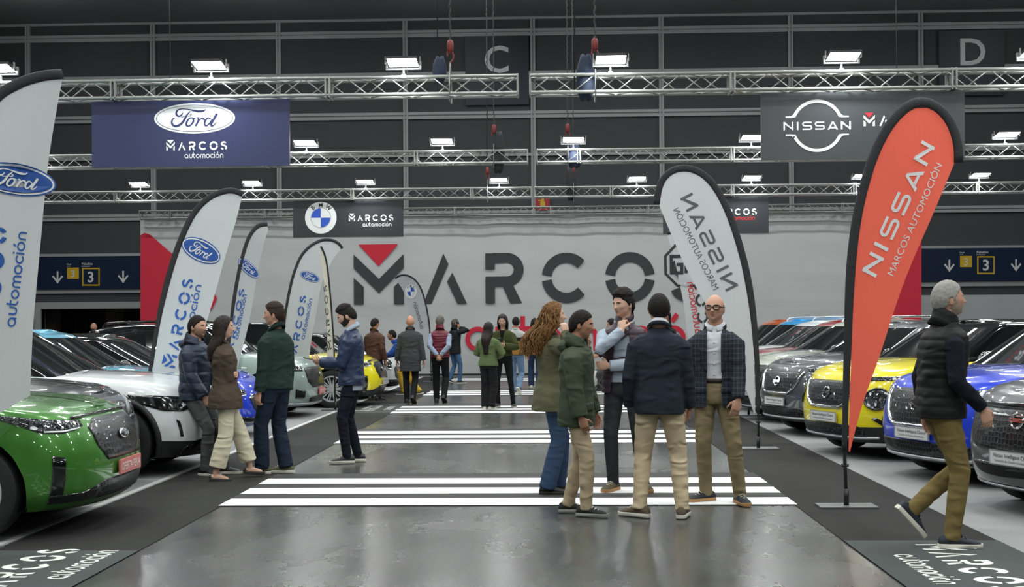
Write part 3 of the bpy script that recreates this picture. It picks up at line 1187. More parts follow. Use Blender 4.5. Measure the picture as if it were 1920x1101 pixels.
class Flag:
    def __init__(self, label, Y, basepx, yaw, pole_px, free_px, cloth, side, sleeve=.07, rip=.014, base=True):
        g = ground(basepx[0], basepx[1]) if Y is None else at(basepx[0], basepx[1], Y)
        self.base = Vector((g.x, g.y, 0))
        self.yaw = yaw
        self.dir = Vector((math.cos(yaw), math.sin(yaw), 0))
        self.nor = Vector((math.sin(yaw), -math.cos(yaw), 0))      # towards the aisle end where the photo was taken
        self.rip = rip
        self.ph = basepx[0] * .37
        e = self.e = thing('feather_flag', label, 'flag', self.base)
        pole = smooth_curve([self.uv(p) for p in pole_px], 5)
        free = smooth_curve([self.uv(p) for p in free_px], 5)
        n, m = 60, 14
        A, B = resample(pole, n), resample(free, n)
        self.poleu = A
        mb = MB()
        vs, fs = [], []
        for i in range(n + 1):
            for j in range(m + 1):
                p = A[i].lerp(B[i], j / m)
                vs.append(self.pt(p.x, p.y, 0, j / m))
        for i in range(n):
            for j in range(m):
                a = i * (m + 1) + j
                fs.append((a, a + 1, a + m + 2, a + m + 1))
        mb.add(vs, fs)
        mb.build('cloth', cloth, e, smooth=True, fix=False)
        # sleeve: flattened band on the pole side, wrapping the pole
        C = [self.pt(p.x, p.y, 0, 0) for p in A]
        mb = MB()
        rings = []
        for i in range(n + 1):
            t = (C[min(i + 1, n)] - C[max(i - 1, 0)]).normalized()
            w = t.cross(self.nor).normalized() * side
            c = C[i] + w * sleeve * .42
            k = .55 + .45 * min(1, i / n * 2.5)
            rings.append([c + w * (sleeve * .5 * k * math.cos(a)) + self.nor * (.016 * math.sin(a)) for a in [2 * PI * q / 12 for q in range(12)]])
        mb.loft(rings)
        mb.build('sleeve', M_slv, e, smooth=True)
        # pole
        w0 = [C[i] + (C[min(i + 1, n)] - C[max(i - 1, 0)]).normalized().cross(self.nor) * side * sleeve * .42 for i in range(0, n + 1, 4)]
        foot = Vector((0, 0, .05))
        low = w0[0]
        pts = [foot, foot.lerp(low, .5)] + w0
        rad = [.016] * 3 + [.014 - .009 * i / len(w0) for i in range(len(w0) - 1)]
        MB().tube(pts, rad, 8).build('pole', M_pole, e, smooth=True)
        if base:
            mb = MB()
            mb.box((-.24, -.13, .008), (.24, .13, .022))
            mb.build('base_plate', M_base, e)
            MB().tube([(0, 0, .02), (0, 0, .16)], .022, 10).build('spindle', M_pole, e, smooth=True)
            MB().tube([foot.lerp(low, .72) + Vector((-.03, 0, 0)), foot.lerp(low, .72) + Vector((.03, 0, 0))], .014, 8).build('clamp', M_pole, e)

    def uv(self, p):
        w = on_plane(p[0], p[1], self.base, self.yaw)
        d = w - self.base
        return Vector((d.dot(self.dir), w.z, 0))

    def pt(self, u, v, d, wgt=None):
        """wgt: share of the way from the pole edge to the free edge (0 = held still)"""
        if wgt is None:
            q = min(self.poleu, key=lambda a: abs(a.y - v) * 1.0 + abs(a.x - u) * .25)
            wgt = min(1, abs(u - q.x) / .5)
        r = self.rip * (wgt ** .7) * (math.sin(7.5 * u + 2.2 * v + self.ph) + .5 * math.sin(13 * u - 3.1 * v + self.ph))
        return self.dir * u + Vector((0, 0, v)) + self.nor * (r + d)

    def text(self, name, polys, width, p0, p1, h, m, mirror=False, label=None):
        a, b = self.uv(p0), self.uv(p1)
        t = b - a
        k = t.length / width
        t.normalize()
        q = Vector((-t.y, t.x, 0)) * (-1 if mirror else 1)
        out = [[((a + t * x * k + q * y * h).x, (a + t * x * k + q * y * h).y) for x, y in ((c[0], c[1]) for c in P)] for P in polys]
        return decal(name, out, lambda u, v, d: self.pt(u, v, d), m, self.e, .006)

    def put(self, name, polys, px, m, off=.005):
        c = self.uv(px)
        return decal(name, [[(a[0] + c.x, a[1] + c.y) for a in P] for P in polys], lambda u, v, d: self.pt(u, v, d), m, self.e, off)


R_ = math.radians


def oval_flag(fl, px, h, rot, wx=1.0):
    oval_badge(lambda nm, p, m, o: fl.put(nm, p, px, m, o + .004), 0, 0, h, M_white, M_fordblue, M_fordblue, M_white, R_(rot), wx)
    # thin blue rim outside the white line
    fl.put('emblem_rim', place2(disc(1.44, .58), h * wx, h, 0, 0, R_(rot)), px, M_fordblue, .0055)


f = Flag('tall near white flag with blue oval emblem, cut off beside the green car', 8.4, (-70, 1035), R_(38),
         [(-64, 812), (-76, 620), (-66, 420), (-40, 270), (-6, 196), (36, 166), (80, 151), (118, 147)],
         [(57, 742), (62, 610), (76, 450), (92, 300), (117, 152)], M_fw, -1, .075, .012)
oval_flag(f, (28, 337), .20, -5)
f.text('lettering', AUTO, AUTO_W, (29, 614), (50, 436), .056, M_tblue)
f.text('lettering', WORD + TRI, WORD_W, (-14, 712), (14, 432), .17, M_tblue)

f = Flag('white flag with blue oval emblem rising behind the man in hooded navy jacket', 14.46, (275, 857), R_(9),
         [(285, 702), (300, 610), (318, 530), (340, 460), (366, 405), (396, 374), (430, 362), (453, 368)],
         [(352, 700), (386, 606), (406, 540), (425, 472), (441, 420), (453, 372)], M_fw, -1, .07, .012)
oval_flag(f, (377, 470), .23, -27, .74)
f.text('lettering', WORD + TRI, WORD_W, (328, 691), (364, 527), .135, M_tblue)
f.text('lettering', AUTO, AUTO_W, (349, 680), (378, 535), .065, M_tblue)

f = Flag('narrow-looking white flag with blue oval emblem seen nearly edge on', 20.15, (424, 776), R_(58),
         [(428, 690), (434, 625), (442, 560), (454, 496), (468, 450), (484, 428), (501, 424)],
         [(446, 690), (460, 632), (471, 578), (482, 520), (493, 462), (502, 430)], M_fw, -1, .08, .010)
oval_flag(f, (466, 503), .19, -30)
f.text('lettering', WORD + TRI, WORD_W, (430, 690), (458, 545), .118, M_tblue)
f.text('lettering', AUTO, AUTO_W, (446.5, 637), (462, 553), .068, M_tblue)

f = Flag('white flag with blue oval emblem standing in front of the yellow car', 22.6, (528, 768), R_(44),
         [(532, 690), (535, 610), (540, 572), (546, 541), (554, 511), (567, 481), (584, 463), (604, 453), (622, 453), (634, 459), (640, 467)],
         [(577, 692), (584, 634), (592, 598), (598, 562), (604, 530), (616, 502), (625, 485), (639, 468)], M_fw, -1, .06, .012)
oval_flag(f, (581, 519), .155, -16)
f.text('lettering', WORD + TRI, WORD_W, (552, 690), (574, 557), .135, M_tblue)
f.text('lettering', AUTO, AUTO_W, (570, 637), (586, 561), .07, M_tblue)

f = Flag('cream flag seen edge on beside the yellow car wheel', 22.6, (629, 769), R_(70),
         [(626.5, 690), (625.5, 667), (623, 622), (619, 565), (613.5, 509), (608, 480), (601, 464)],
         [(613, 668), (613, 610), (610, 565), (606, 520), (601, 468)], M_fc, 1, .05, .008)
f.text('lettering', WORD + TRI, WORD_W, (621, 655), (612, 536), .13, M_tdark)

f = Flag('small far white flag with blue and white roundel seen from behind', 34.0, (809, 716), R_(-25),
         [(807, 690), (805, 625), (801, 590), (793, 555), (785, 536), (775, 524), (763, 518), (751, 518), (742, 523)],
         [(795, 690), (782, 648), (770, 610), (766, 588), (761, 562), (755, 543), (743, 525)], M_fw, 1, .05, .010)
roundel(lambda nm, p, m, o: f.put(nm, p, (770.5, 547), m, o + .004), 0, 0, .20, True)
f.text('lettering', AUTO, AUTO_W, (789, 618), (774, 568), .10, M_tgrey, True)

f = Flag('white flag with black octagon emblem, mostly behind the larger white flag', 20.8, (1404, 783), R_(-20),
         [(1402, 735), (1396, 660), (1386, 580), (1368, 515), (1340, 468), (1306, 446), (1276, 438), (1252, 440)],
         [(1382, 735), (1320, 700), (1292, 640), (1281, 565), (1269, 505), (1253, 445)], M_fw, 1, .06, .012)
oc = [(.42 * math.cos(R_(22.5 + 45 * i)), .42 * math.sin(R_(22.5 + 45 * i))) for i in range(8)]
P = ribbon(oc, .05, True) + ribbon([(.24, -.16), (.24, .16), (.12, .02), (0, .16), (0, -.16)], .06) + ribbon([(-.08, .15), (-.28, .15), (-.28, -.15), (-.08, -.15), (-.08, 0), (-.18, 0)], .06)
f.put('emblem', place2(P, .95, .95), (1287, 496), M_tdark)
f.text('lettering', AUTO, AUTO_W, (1304, 628), (1288, 530), .10, M_tred, True)
f.text('lettering', WORD + TRI, WORD_W, (1318, 700), (1300, 528), .2, M_tdark, True)

f = Flag('large white teardrop flag with mirrored grey lettering behind the man in glasses', None, (1422, 843), R_(-12),
         [(1416, 774), (1415, 707), (1411, 635), (1404, 568), (1393, 506), (1377, 446), (1359, 396), (1339, 358), (1318, 334), (1294, 322), (1271, 322), (1252, 333), (1241, 353), (1236, 384)],
         [(1414, 776), (1395, 718), (1378, 672), (1347, 611), (1317, 559), (1286, 502), (1258, 438), (1237, 388)], M_fw, 1, .085, .012)
f.text('lettering', NISS, NISS_W, (1362, 547), (1275, 372), .165, M_tgrey, True)
P, w = font_polys('MARCOS AUTOMOCIÓN')
f.text('lettering', P, w, (1338, 546), (1262, 394), .115, M_tgrey, True)

f = Flag('tall red teardrop flag with white lettering beside the walking man', None, (1587, 952), R_(10),
         [(1591, 846), (1593, 754), (1597, 646), (1600, 556), (1606, 470), (1618, 390), (1639, 312), (1663, 257), (1688, 222), (1714, 202), (1740, 201), (1763, 216), (1780, 242), (1789, 275), (1790, 305)],
         [(1594, 848), (1618, 756), (1647, 670), (1682, 569), (1718, 475), (1754, 389), (1789, 309)], M_fr, -1, .085, .012)
f.text('lettering', NISS, NISS_W, (1641, 521), (1753, 276), .135, M_white)
P, w = font_polys('MARCOS AUTOMOCIÓN')
f.text('lettering', P, w, (1674, 520), (1766, 310), .085, M_white)

# ================================================================== CARS
def pattern_mat(name, kind):
    """glossy black grille or lamp glass with a fine bright cell pattern"""
    m = bpy.data.materials.new(name)
    m.use_nodes = True
    nt = m.node_tree
    p = nt.nodes['Principled BSDF']
    p.inputs['Roughness'].default_value = .32 if kind == 'grille' else .12
    p.inputs['Coat Weight'].default_value = .15 if kind == 'grille' else 1.0
    p.inputs['Specular IOR Level'].default_value = .35
    tc = nt.nodes.new('ShaderNodeTexCoord')
    vo = nt.nodes.new('ShaderNodeTexVoronoi')
    ramp = nt.nodes.new('ShaderNodeValToRGB')
    nt.links.new(tc.outputs['Object'], vo.inputs['Vector'])
    if kind == 'grille':
        vo.feature = 'DISTANCE_TO_EDGE'
        vo.inputs['Scale'].default_value = 22
        vo.inputs['Randomness'].default_value = .35
        ramp.color_ramp.elements[0].position = .0
        ramp.color_ramp.elements[0].color = lin('#4a4d50')
        ramp.color_ramp.elements[1].position = .075
        ramp.color_ramp.elements[1].color = lin('#0c0d0e')
        nt.links.new(vo.outputs['Distance'], ramp.inputs[0])
        bp = nt.nodes.new('ShaderNodeBump')
        bp.inputs['Strength'].default_value = .3
        bp.inputs['Distance'].default_value = -.012
        nt.links.new(vo.outputs['Distance'], bp.inputs['Height'])
        nt.links.new(bp.outputs[0], p.inputs['Normal'])
    else:
        vo.inputs['Scale'].default_value = 36
        ramp.color_ramp.interpolation = 'CONSTANT'
        ramp.color_ramp.elements[0].position = 0
        ramp.color_ramp.elements[0].color = lin('#1b1d1f')
        ramp.color_ramp.elements[1].position = .52
        ramp.color_ramp.elements[1].color = lin('#3b4044')
        e = ramp.color_ramp.elements.new(.92)
        e.color = lin('#dfe4e8')  # glints painted into the headlamp colour as scattered bright cells
        sep = nt.nodes.new('ShaderNodeSeparateColor')
        nt.links.new(vo.outputs['Color'], sep.inputs[0])
        nt.links.new(sep.outputs[0], ramp.inputs[0])
        bp = nt.nodes.new('ShaderNodeBump')
        bp.inputs['Strength'].default_value = .5
        bp.inputs['Distance'].default_value = .02
        nt.links.new(vo.outputs['Distance'], bp.inputs['Height'])
        nt.links.new(bp.outputs[0], p.inputs['Normal'])
    nt.links.new(ramp.outputs[0], p.inputs['Base Color'])
    return m


M_grille = pattern_mat('grille_mesh_black', 'grille')
M_lamp = pattern_mat('headlamp_glass', 'lamp')
M_glass = mat('car_dark_glass', '#161a1b', .04, coat=1.0, spec=.8)
M_gloss = mat('gloss_black', '#0d0e0f', .12, coat=1.0)
M_plast = mat('black_cladding', '#1c1d1e', .55)
M_tyre = mat('tyre_rubber', '#1a1a1b', .8)
M_rim = mat('alloy_rim', '#c4c7c8', .35, metal=.35)
M_chrome = mat('chrome_trim', '#d8dadb', .12, metal=1.0)
M_plate = mat('plate_white', '#c9cbcb', .5)
M_plpink = mat('plate_pink', '#c9746f', .5)
M_ink2 = mat('plate_ink', '#2a2b2d', .6)
M_silver = mat('silver_skid', '#a9acae', .35, metal=.6)
M_lampw = mat('daylight_strip', '#eef2f5', .2, coat=1.0)


def interp(x, xs, ys):
    return float(np.interp(x, xs, ys))


class CarShape:
    def __init__(s, L=4.4, W=.92, H=1.6, hood=.92, cowl=1.02, belt=1.08, cs=1.15, run=.85, ground=.2, Rf=.62, p=2.7, rake=.30, roofw=.64, rear=.35, fo=.86, ro=.82, wr=.345, bl=.10, crown=.05):
        s.__dict__.update(locals())
        s.TT = [0, .04, .1, .17, .24, .31, .38, .45, .52, .59, .66, .73, .80, .86, .91, .95, .98, 1.0]
        s.NF, s.NS, s.NR = 16, 46, 8

    def zsh(s, d):
        return interp(d, [0, .12, .35, .7, s.cs, s.L * .6, s.L - .3, s.L], [s.hood - .03, s.hood, s.hood + (s.cowl - s.hood) * .45, s.hood + (s.cowl - s.hood) * .78, s.cowl, s.belt, s.belt + .02, s.belt])

    def width(s, t):
        return s.W * interp(t, [0, .06, .2, .45, .7, .86, .95, 1], [.92, .95, .985, 1.0, .99, .965, .93, .885])

    def setf(s, t):
        return interp(t, [0, .06, .2, .42, .6, .8, .91, .97, 1], [.11, .05, .015, 0, .015, .06, .12, .18, .25])

    def setr(s, t):
        return interp(t, [0, .2, .5, .8, 1], [.12, .02, 0, .06, .16])

    def zf(s, t):
        return interp(t, [0, .80, .86, .91, .95, .98, 1], [0, .80, .87, .925, .965, .988, 1.0])

    def outline(s, t):
        """points (d, y) of the left half from the nose centre to the tail centre; d = distance behind the nose tip"""
        W, F, B = s.width(t), s.setf(t), s.setr(t)
        out = []
        e = 2.0 / s.p
        for i in range(s.NF + 1):
            ph = PI / 2 * i / s.NF
            out.append((F + s.Rf * (1 - max(0, math.cos(ph)) ** e), W * math.sin(ph) ** e))
        d0, d1 = F + s.Rf, s.L - B - .5
        for i in range(1, s.NS):
            d = d0 + (d1 - d0) * i / s.NS
            out.append((d, W * (1 - .035 * max(0, (d - s.L * .55) / (s.L * .45)) ** 2)))
        We = W * .97
        for i in range(s.NR + 1):
            ph = PI / 2 * (1 - i / s.NR)
            e2 = 2 / 3.2
            out.append((d1 + .5 * (1 - (1 - math.cos(ph) ** e2)) if ph < PI / 2 - 1e-6 else d1, We * math.sin(ph) ** e2 if i < s.NR else 0.0))
        return out

    def pos(s, d, y, z):
        return Vector((s.L / 2 - d, y, z))

    def S(s, a, z, off=0.0):
        """point on the front surface: a = 0 nose centre .. 1 end of the corner (signed), z height"""
        sg = -1 if a < 0 else 1
        a = min(abs(a), 1.45)

        def P(a, z):
            prev = None
            for t in s.TT:
                W, F = s.width(t), s.setf(t)
                if a <= 1:
                    ph = PI / 2 * a
                    e = 2.0 / s.p
                    d, y = F + s.Rf * (1 - max(0, math.cos(ph)) ** e), W * math.sin(ph) ** e
                else:
                    d, y = F + s.Rf + (a - 1), W
                zb = s.ground
                zz = zb + (s.zsh(d) - zb) * s.zf(t)
                cur = (d, y, zz)
                if prev is not None and zz >= z:
                    k = (z - prev[2]) / max(1e-6, zz - prev[2])
                    k = max(0, min(1, k))
                    return s.pos(prev[0] + (d - prev[0]) * k, prev[1] + (y - prev[1]) * k, min(z, zz))
                prev = cur
            return s.pos(*prev)
        p = P(a, z)
        if off:
            da = (P(a + .02, z) - P(max(0, a - .02), z))
            if a < .02:
                da = Vector((0, 1, 0))
            dz = P(a, z + .015) - P(a, z - .015)
            n = da.cross(dz)
            n = n.normalized() if n.length > 1e-9 else Vector((1, 0, 0))
            if n.x < 0:
                n = -n
            p = p + n * off
        return Vector((p.x, p.y * sg, p.z))

    def lower(s, clad):
        mb = MB()
        half = len(s.outline(.5))
        n = 2 * half - 2

        def full(pts):
            return pts + [(d, -y) for d, y in pts[-2:0:-1]]
        rings = []
        for t in s.TT:
            rings.append([s.pos(d, y, s.ground + (s.zsh(d) - s.ground) * s.zf(t)) for d, y in full(s.outline(t))])
        top = full(s.outline(1.0))
        for k in (.12, .28, .45, .62, .78, .90, .97):
            r = []
            for d, y in top:
                w = s.width(1.0)
                u = abs(y) * (1 - k) / w
                cr = s.crown * (1 - (abs(y) * (1 - k) / max(.05, abs(y) if abs(y) > .05 else .05)) ** 2)
                cr *= min(1, .25 + d / .7)
                ridge = .016 * math.exp(-((u - .62) / .10) ** 2) * min(1, d / .5) if d < s.cs else 0
                r.append(s.pos(d, y * (1 - k), s.zsh(d) + cr + ridge))
            rings.append(r)
        b = 0
        for r in rings:
            mb.v.extend([tuple(p) for p in r])
        nt = len(s.TT)
        wc = [(s.fo, s.wr), (s.L - s.ro, s.wr)]
        R = s.wr + .062
        dead = set()
        V = [Vector(v) for v in mb.v]
        for i in range(len(rings) - 1):
            for j in range(n):
                f = (i * n + j, i * n + (j + 1) % n, (i + 1) * n + (j + 1) % n, (i + 1) * n + j)
                c = (V[f[0]] + V[f[1]] + V[f[2]] + V[f[3]]) / 4
                d = s.L / 2 - c.x
                side = i < nt - 1 and abs(c.y) > s.W * .8
                if side and any(math.hypot(d - wd, c.z - wz) < R for wd, wz in wc):
                    dead.update(f)
                    continue
                m = 0
                if clad and i < nt - 1 and s.TT[i + 1] <= clad / .62:
                    m = 1
                mb.face(f, m)
        used = set(v for f in mb.f for v in f)
        for v in dead & used:
            p = V[v]
            d = s.L / 2 - p.x
            wd, wz = min(wc, key=lambda w: math.hypot(d - w[0], p.z - w[1]))
            dx, dz = d - wd, p.z - wz
            r = math.hypot(dx, dz) or 1
            if p.z > s.ground + .02:
                mb.v[v] = (s.L / 2 - (wd + dx / r * R), p.y, wz + dz / r * R)
        # floor pan closes the underside
        b = len(mb.v)
        mb.v.append((0, 0, s.ground))
        for j in range(n):
            mb.face((j, (j + 1) % n, b), 1)
        return mb

    def upper(s):
        """greenhouse: returns meshes for frame, windscreen, side glass (two) and rear glass"""
        frame, ws, sl, sr_, rg = MB(), MB(), MB(), MB(), MB()
        NF, NS, NR = 10, 40, 8
        lev = [0, .1, .22, .36, .5, .64, .76, .85, .91, .955, .985, 1.0]
        zfr = [0, .105, .23, .375, .52, .665, .79, .88, .935, .972, .992, 1.0]
        half = NF + NS + NR + 1
        n = 2 * half - 2
        rings = []
        roof_front = s.cs + s.run
        roof_rear = s.L - s.rear - s.rake
        base_rear = s.L - s.bl
        zroof = lambda d: s.H - .035 - .10 * max(0, (roof_front + .5 - d) / .9) ** 2 * .6 - .13 * max(0, (d - (roof_rear - 1.0)) / 1.1) ** 2
        for t, f in zip(lev, zfr):
            w0, w1 = s.W * .885, s.roofw
            tt = t
            ins = .0 if t < .85 else .07 * ((t - .85) / .15) ** 2
            hw = w0 + (w1 - w0) * tt ** 1.15 - ins
            df = s.cs + (roof_front - s.cs) * t ** 1.06 + ins * 1.2
            dr_ = base_rear + (roof_rear - base_rear) * t ** 1.2 - ins
            pts = []
            for i in range(NF + 1):
                ph = PI / 2 * i / NF
                pts.append((df + .22 * (1 - max(0, math.cos(ph)) ** .8), hw * math.sin(ph) ** .8))
            d0, d1 = df + .22, dr_ - .2
            for i in range(1, NS):
                d = d0 + (d1 - d0) * i / NS
                pts.append((d, hw * (1 - .10 * max(0, (d - s.L * .6) / (s.L * .4)) ** 2)))
            for i in range(NR + 1):
                ph = PI / 2 * (1 - i / NR)
                pts.append((d1 + .2 * math.cos(ph) ** .7, hw * .95 * math.sin(ph) ** .7 if i < NR else 0))
            pts += [(d, -y) for d, y in pts[-2:0:-1]]
            rings.append([s.pos(d, y, (s.zsh(d) - .015) * (1 - f) + zroof(d) * f) for d, y in pts])
        topr = rings[-1]
        for k in (.2, .45, .7, .9, .97):
            rings.append([Vector((p.x, p.y * (1 - k), p.z + .035 * (1 - (1 - k) ** 2))) for p in topr])
        for i in range(len(rings) - 1):
            for j in range(n):
                h = j if j < half - 1 else n - 1 - j          # mirrored index of this face
                f = (j, (j + 1) % n)
                tgt = frame
                if 1 <= i <= 6:
                    if h < NF - 2:
                        tgt = ws
                    elif NF + 2 <= h < NF + NS - 3 and abs(h - (NF + NS * .48)) > 1.1:
                        tgt = sl if j < half - 1 else sr_
                    elif h >= NF + NS + 3:
                        tgt = rg
                q = [rings[i][f[0]], rings[i][f[1]], rings[i + 1][f[1]], rings[i + 1][f[0]]]
                tgt.add(q, [(0, 1, 2, 3)])
        return frame, ws, sl, sr_, rg


def weld(mb, name, smooth_angle=40):
    me = mb.mesh(name)
    bm = bmesh.new()
    bm.from_mesh(me)
    bmesh.ops.remove_doubles(bm, verts=bm.verts, dist=1e-4)
    bmesh.ops.recalc_face_normals(bm, faces=bm.faces)
    bm.to_mesh(me)
    bm.free()
    me.polygons.foreach_set('use_smooth', [True] * len(me.polygons))
    me.set_sharp_from_angle(angle=R_(smooth_angle))
    return me


def patch(sh, top, bot, n=18, m=6, off=.006, sign=1):
    """panel following the front surface between two polylines of (a, z)"""
    A, B = resample([(p[0], p[1], 0) for p in top], n), resample([(p[0], p[1], 0) for p in bot], n)
    mb = MB()
    rows = []
    for j in range(-1, m + 2):
        jj = min(max(j, 0), m)
        row = []
        for i in range(-1, n + 2):
            ii = min(max(i, 0), n)
            q = A[ii].lerp(B[ii], jj / m)
            edge = (i < 0 or i > n or j < 0 or j > m)
            p = sh.S(q.x * sign, q.y, off if not edge else -.004)
            row.append(p)
        rows.append(row)
    vs = [p for r in rows for p in r]
    c = n + 3
    fs = [(j * c + i, j * c + i + 1, (j + 1) * c + i + 1, (j + 1) * c + i) for j in range(m + 2) for i in range(n + 2)]
    mb.add(vs, fs)
    return mb


def strip(sh, pts, r, off=.008, sign=1, flat=None):
    P = [sh.S(p.x * sign, p.y, off) for p in resample([(a, z, 0) for a, z in pts], max(8, 6 * len(pts)))]
    return MB().tube(P, r, 8, flat=flat)


WHEELS = {}


def wheel_meshes(r, kind):
    key = (round(r, 3), kind)
    if key in WHEELS:
        return WHEELS[key]
    w = .22

    def lathe(prof, n=40):
        mb = MB()
        mb.loft([[Vector((q[0] * math.cos(2 * PI * j / n), q[1], q[0] * math.sin(2 * PI * j / n))) for j in range(n)] for q in prof], cap=False)
        return mb
    ri = r * .70
    ty = lathe([(ri, 0), (ri + .012, .004), (r * .93, .004), (r * .985, -.012), (r, -.04), (r, -w + .04), (r * .985, -w + .012), (r * .93, -w), (ri, -w), (ri, 0)])
    rim = lathe([(ri, .0), (ri - .006, .006), (ri - .022, .004), (ri - .03, -.02), (ri - .035, -.12), (ri - .02, -w + .02)])
    sp = MB()
    ns = 10 if kind == 'multi' else 5
    for k in range(ns):
        a = 2 * PI * k / ns
        for da in ((-.11, .11) if kind == 'multi' else (-.16, .16)):
            p0 = Vector((.05 * math.cos(a + da * 1.5), -.02, .05 * math.sin(a + da * 1.5)))
            p1 = Vector(((ri - .02) * math.cos(a + da), -.008, (ri - .02) * math.sin(a + da)))
            sp.tube([p0, p1], [.013, .012] if kind == 'multi' else [.022, .018], 6, flat=(1, .8))
    sp.tube([(0, -.05, 0), (0, 0, 0)], .055, 16)
    hub = lathe([(.0, -.1), (ri - .03, -.1), (ri - .03, -.11), (0, -.11)], 24)
    res = (weld(ty, 'tyre'), weld(rim, 'rim'), weld(sp, 'spokes'), weld(hub, 'brake_disc'))
    WHEELS[key] = res
    return res


PLATE_TEXT = {}


def number_plate(sh, root, z, kind, tiltx=.0):
    p = sh.S(0, z, .012)
    e = MB().box((-.002, -.26, -.056), (.014, .26, .056)).build('number_plate', M_plate if kind != 'pink' else M_plpink, root)
    e.location = p
    fn = lambda u, v, d: Vector((.014 + d, u, v))
    if kind == 'pink':
        P, w = font_polys('OFERTA FERIA', .015)
        decal('lettering', place2(P, .46 / w, .085, -.23, -.03), fn, mat('plate_pale_ink', '#e9d9d6', .6), e, .002)
    else:
        P, w = font_polys('Nissan Intelligent Choice', .005)
        q = place2(P, .44 / w, .044, -.22, .002)
        P, w = font_polys('Vehículos de Ocasión Garantizados')
        q += place2(P, .40 / w, .026, -.20, -.034)
        decal('lettering', q, fn, M_ink2, e, .002)
        mb = MB()
        for y0, y1, z0, z1 in ((-.262, .262, .052, .058), (-.262, .262, -.058, -.052), (-.264, -.256, -.058, .058), (.256, .264, -.058, .058)):
            mb.box((.010, y0, z0), (.017, y1, z1))
        mb.build('plate_frame', M_silver, e)
    return e


def badge(sh, root, z, kind, off=.02):
    p = sh.S(0, z, off)
    t = sh.S(0, z + .04, 0) - sh.S(0, z - .04, 0)
    tilt = math.atan2(-t.x, t.z)
    if kind == 'ring':
        mb = MB()
        ring = [(0, .062 * math.cos(2 * PI * i / 28), .062 * math.sin(2 * PI * i / 28)) for i in range(29)]
        mb.tube(ring, .010, 8, cap=False)
        mb.box((-.006, -.085, -.016), (.008, .085, .016))
        e = mb.build('emblem', M_chrome, root, smooth=True, sharp=40)
        decal('lettering', place2(NISS, .155 / NISS_W, .019, -.0775, -.0095), lambda u, v, d: Vector((.009 + d, u, v)), M_ink2, e, .0015)
    elif kind == 'oval':
        mb = MB()
        mb.ball((0, 0, 0), (.016, .100, .043), 28, 8)
        e = mb.build('emblem', M_chrome, root, smooth=True)
        mb = MB()
        mb.ball((.005, 0, 0), (.015, .088, .034), 28, 8)
        mb.build('emblem_field', mat('emblem_dark', '#23262c', .3), e, smooth=True)
        decal('lettering', place2(ford_script(), .064, .064), lambda u, v, d: Vector((.0205 + d, u, v)), M_white, e, .001)
    else:
        mb = MB()
        mb.ball((0, 0, 0), (.012, .045, .045), 20, 8)
        e = mb.build('emblem', M_chrome, root, smooth=True)
    e.location = p
    e.rotation_euler = (0, -tilt, 0)
    return e


def mirror_x(pts):
    return [(-a, z) for a, z in pts][::-1]


SHAPES = {
    'crossover': dict(L=4.55, W=.93, H=1.66, hood=.885, cowl=1.0, belt=1.08, crown=.04, cs=1.15, run=.80, ground=.21, wr=.36, fo=.88),
    'small_suv': dict(L=4.2, W=.90, H=1.55, hood=.90, cowl=1.02, belt=1.08, cs=1.05, run=.82, ground=.2, wr=.34, fo=.84),
    'coupe_suv': dict(L=4.7, W=.94, H=1.62, hood=.88, cowl=1.03, belt=1.10, cs=1.40, run=1.0, ground=.2, wr=.37, rake=.6, fo=.90),
    'hatch': dict(L=4.35, W=.91, H=1.47, hood=.78, cowl=.97, belt=1.02, cs=1.18, run=.95, ground=.17, wr=.33, fo=.88),
    'boxy_suv': dict(L=4.45, W=.92, H=1.63, hood=.95, cowl=1.07, belt=1.12, cs=1.10, run=.65, ground=.2, wr=.36, rake=.12, fo=.84),
    'juke': dict(L=4.2, W=.90, H=1.59, hood=.97, cowl=1.08, belt=1.14, cs=1.02, run=.85, ground=.2, wr=.35, rake=.45, fo=.84, Rf=.60, p=2.6),
    'qashqai': dict(L=4.4, W=.92, H=1.62, hood=.96, cowl=1.07, belt=1.13, cs=1.10, run=.85, ground=.2, wr=.36, rake=.35, fo=.86, p=2.6),
    'mini': dict(L=3.9, W=.86, H=1.43, hood=.84, cowl=.97, belt=1.0, cs=1.05, run=.55, ground=.16, wr=.32, rake=.2, fo=.78),
}
GEOM = {}


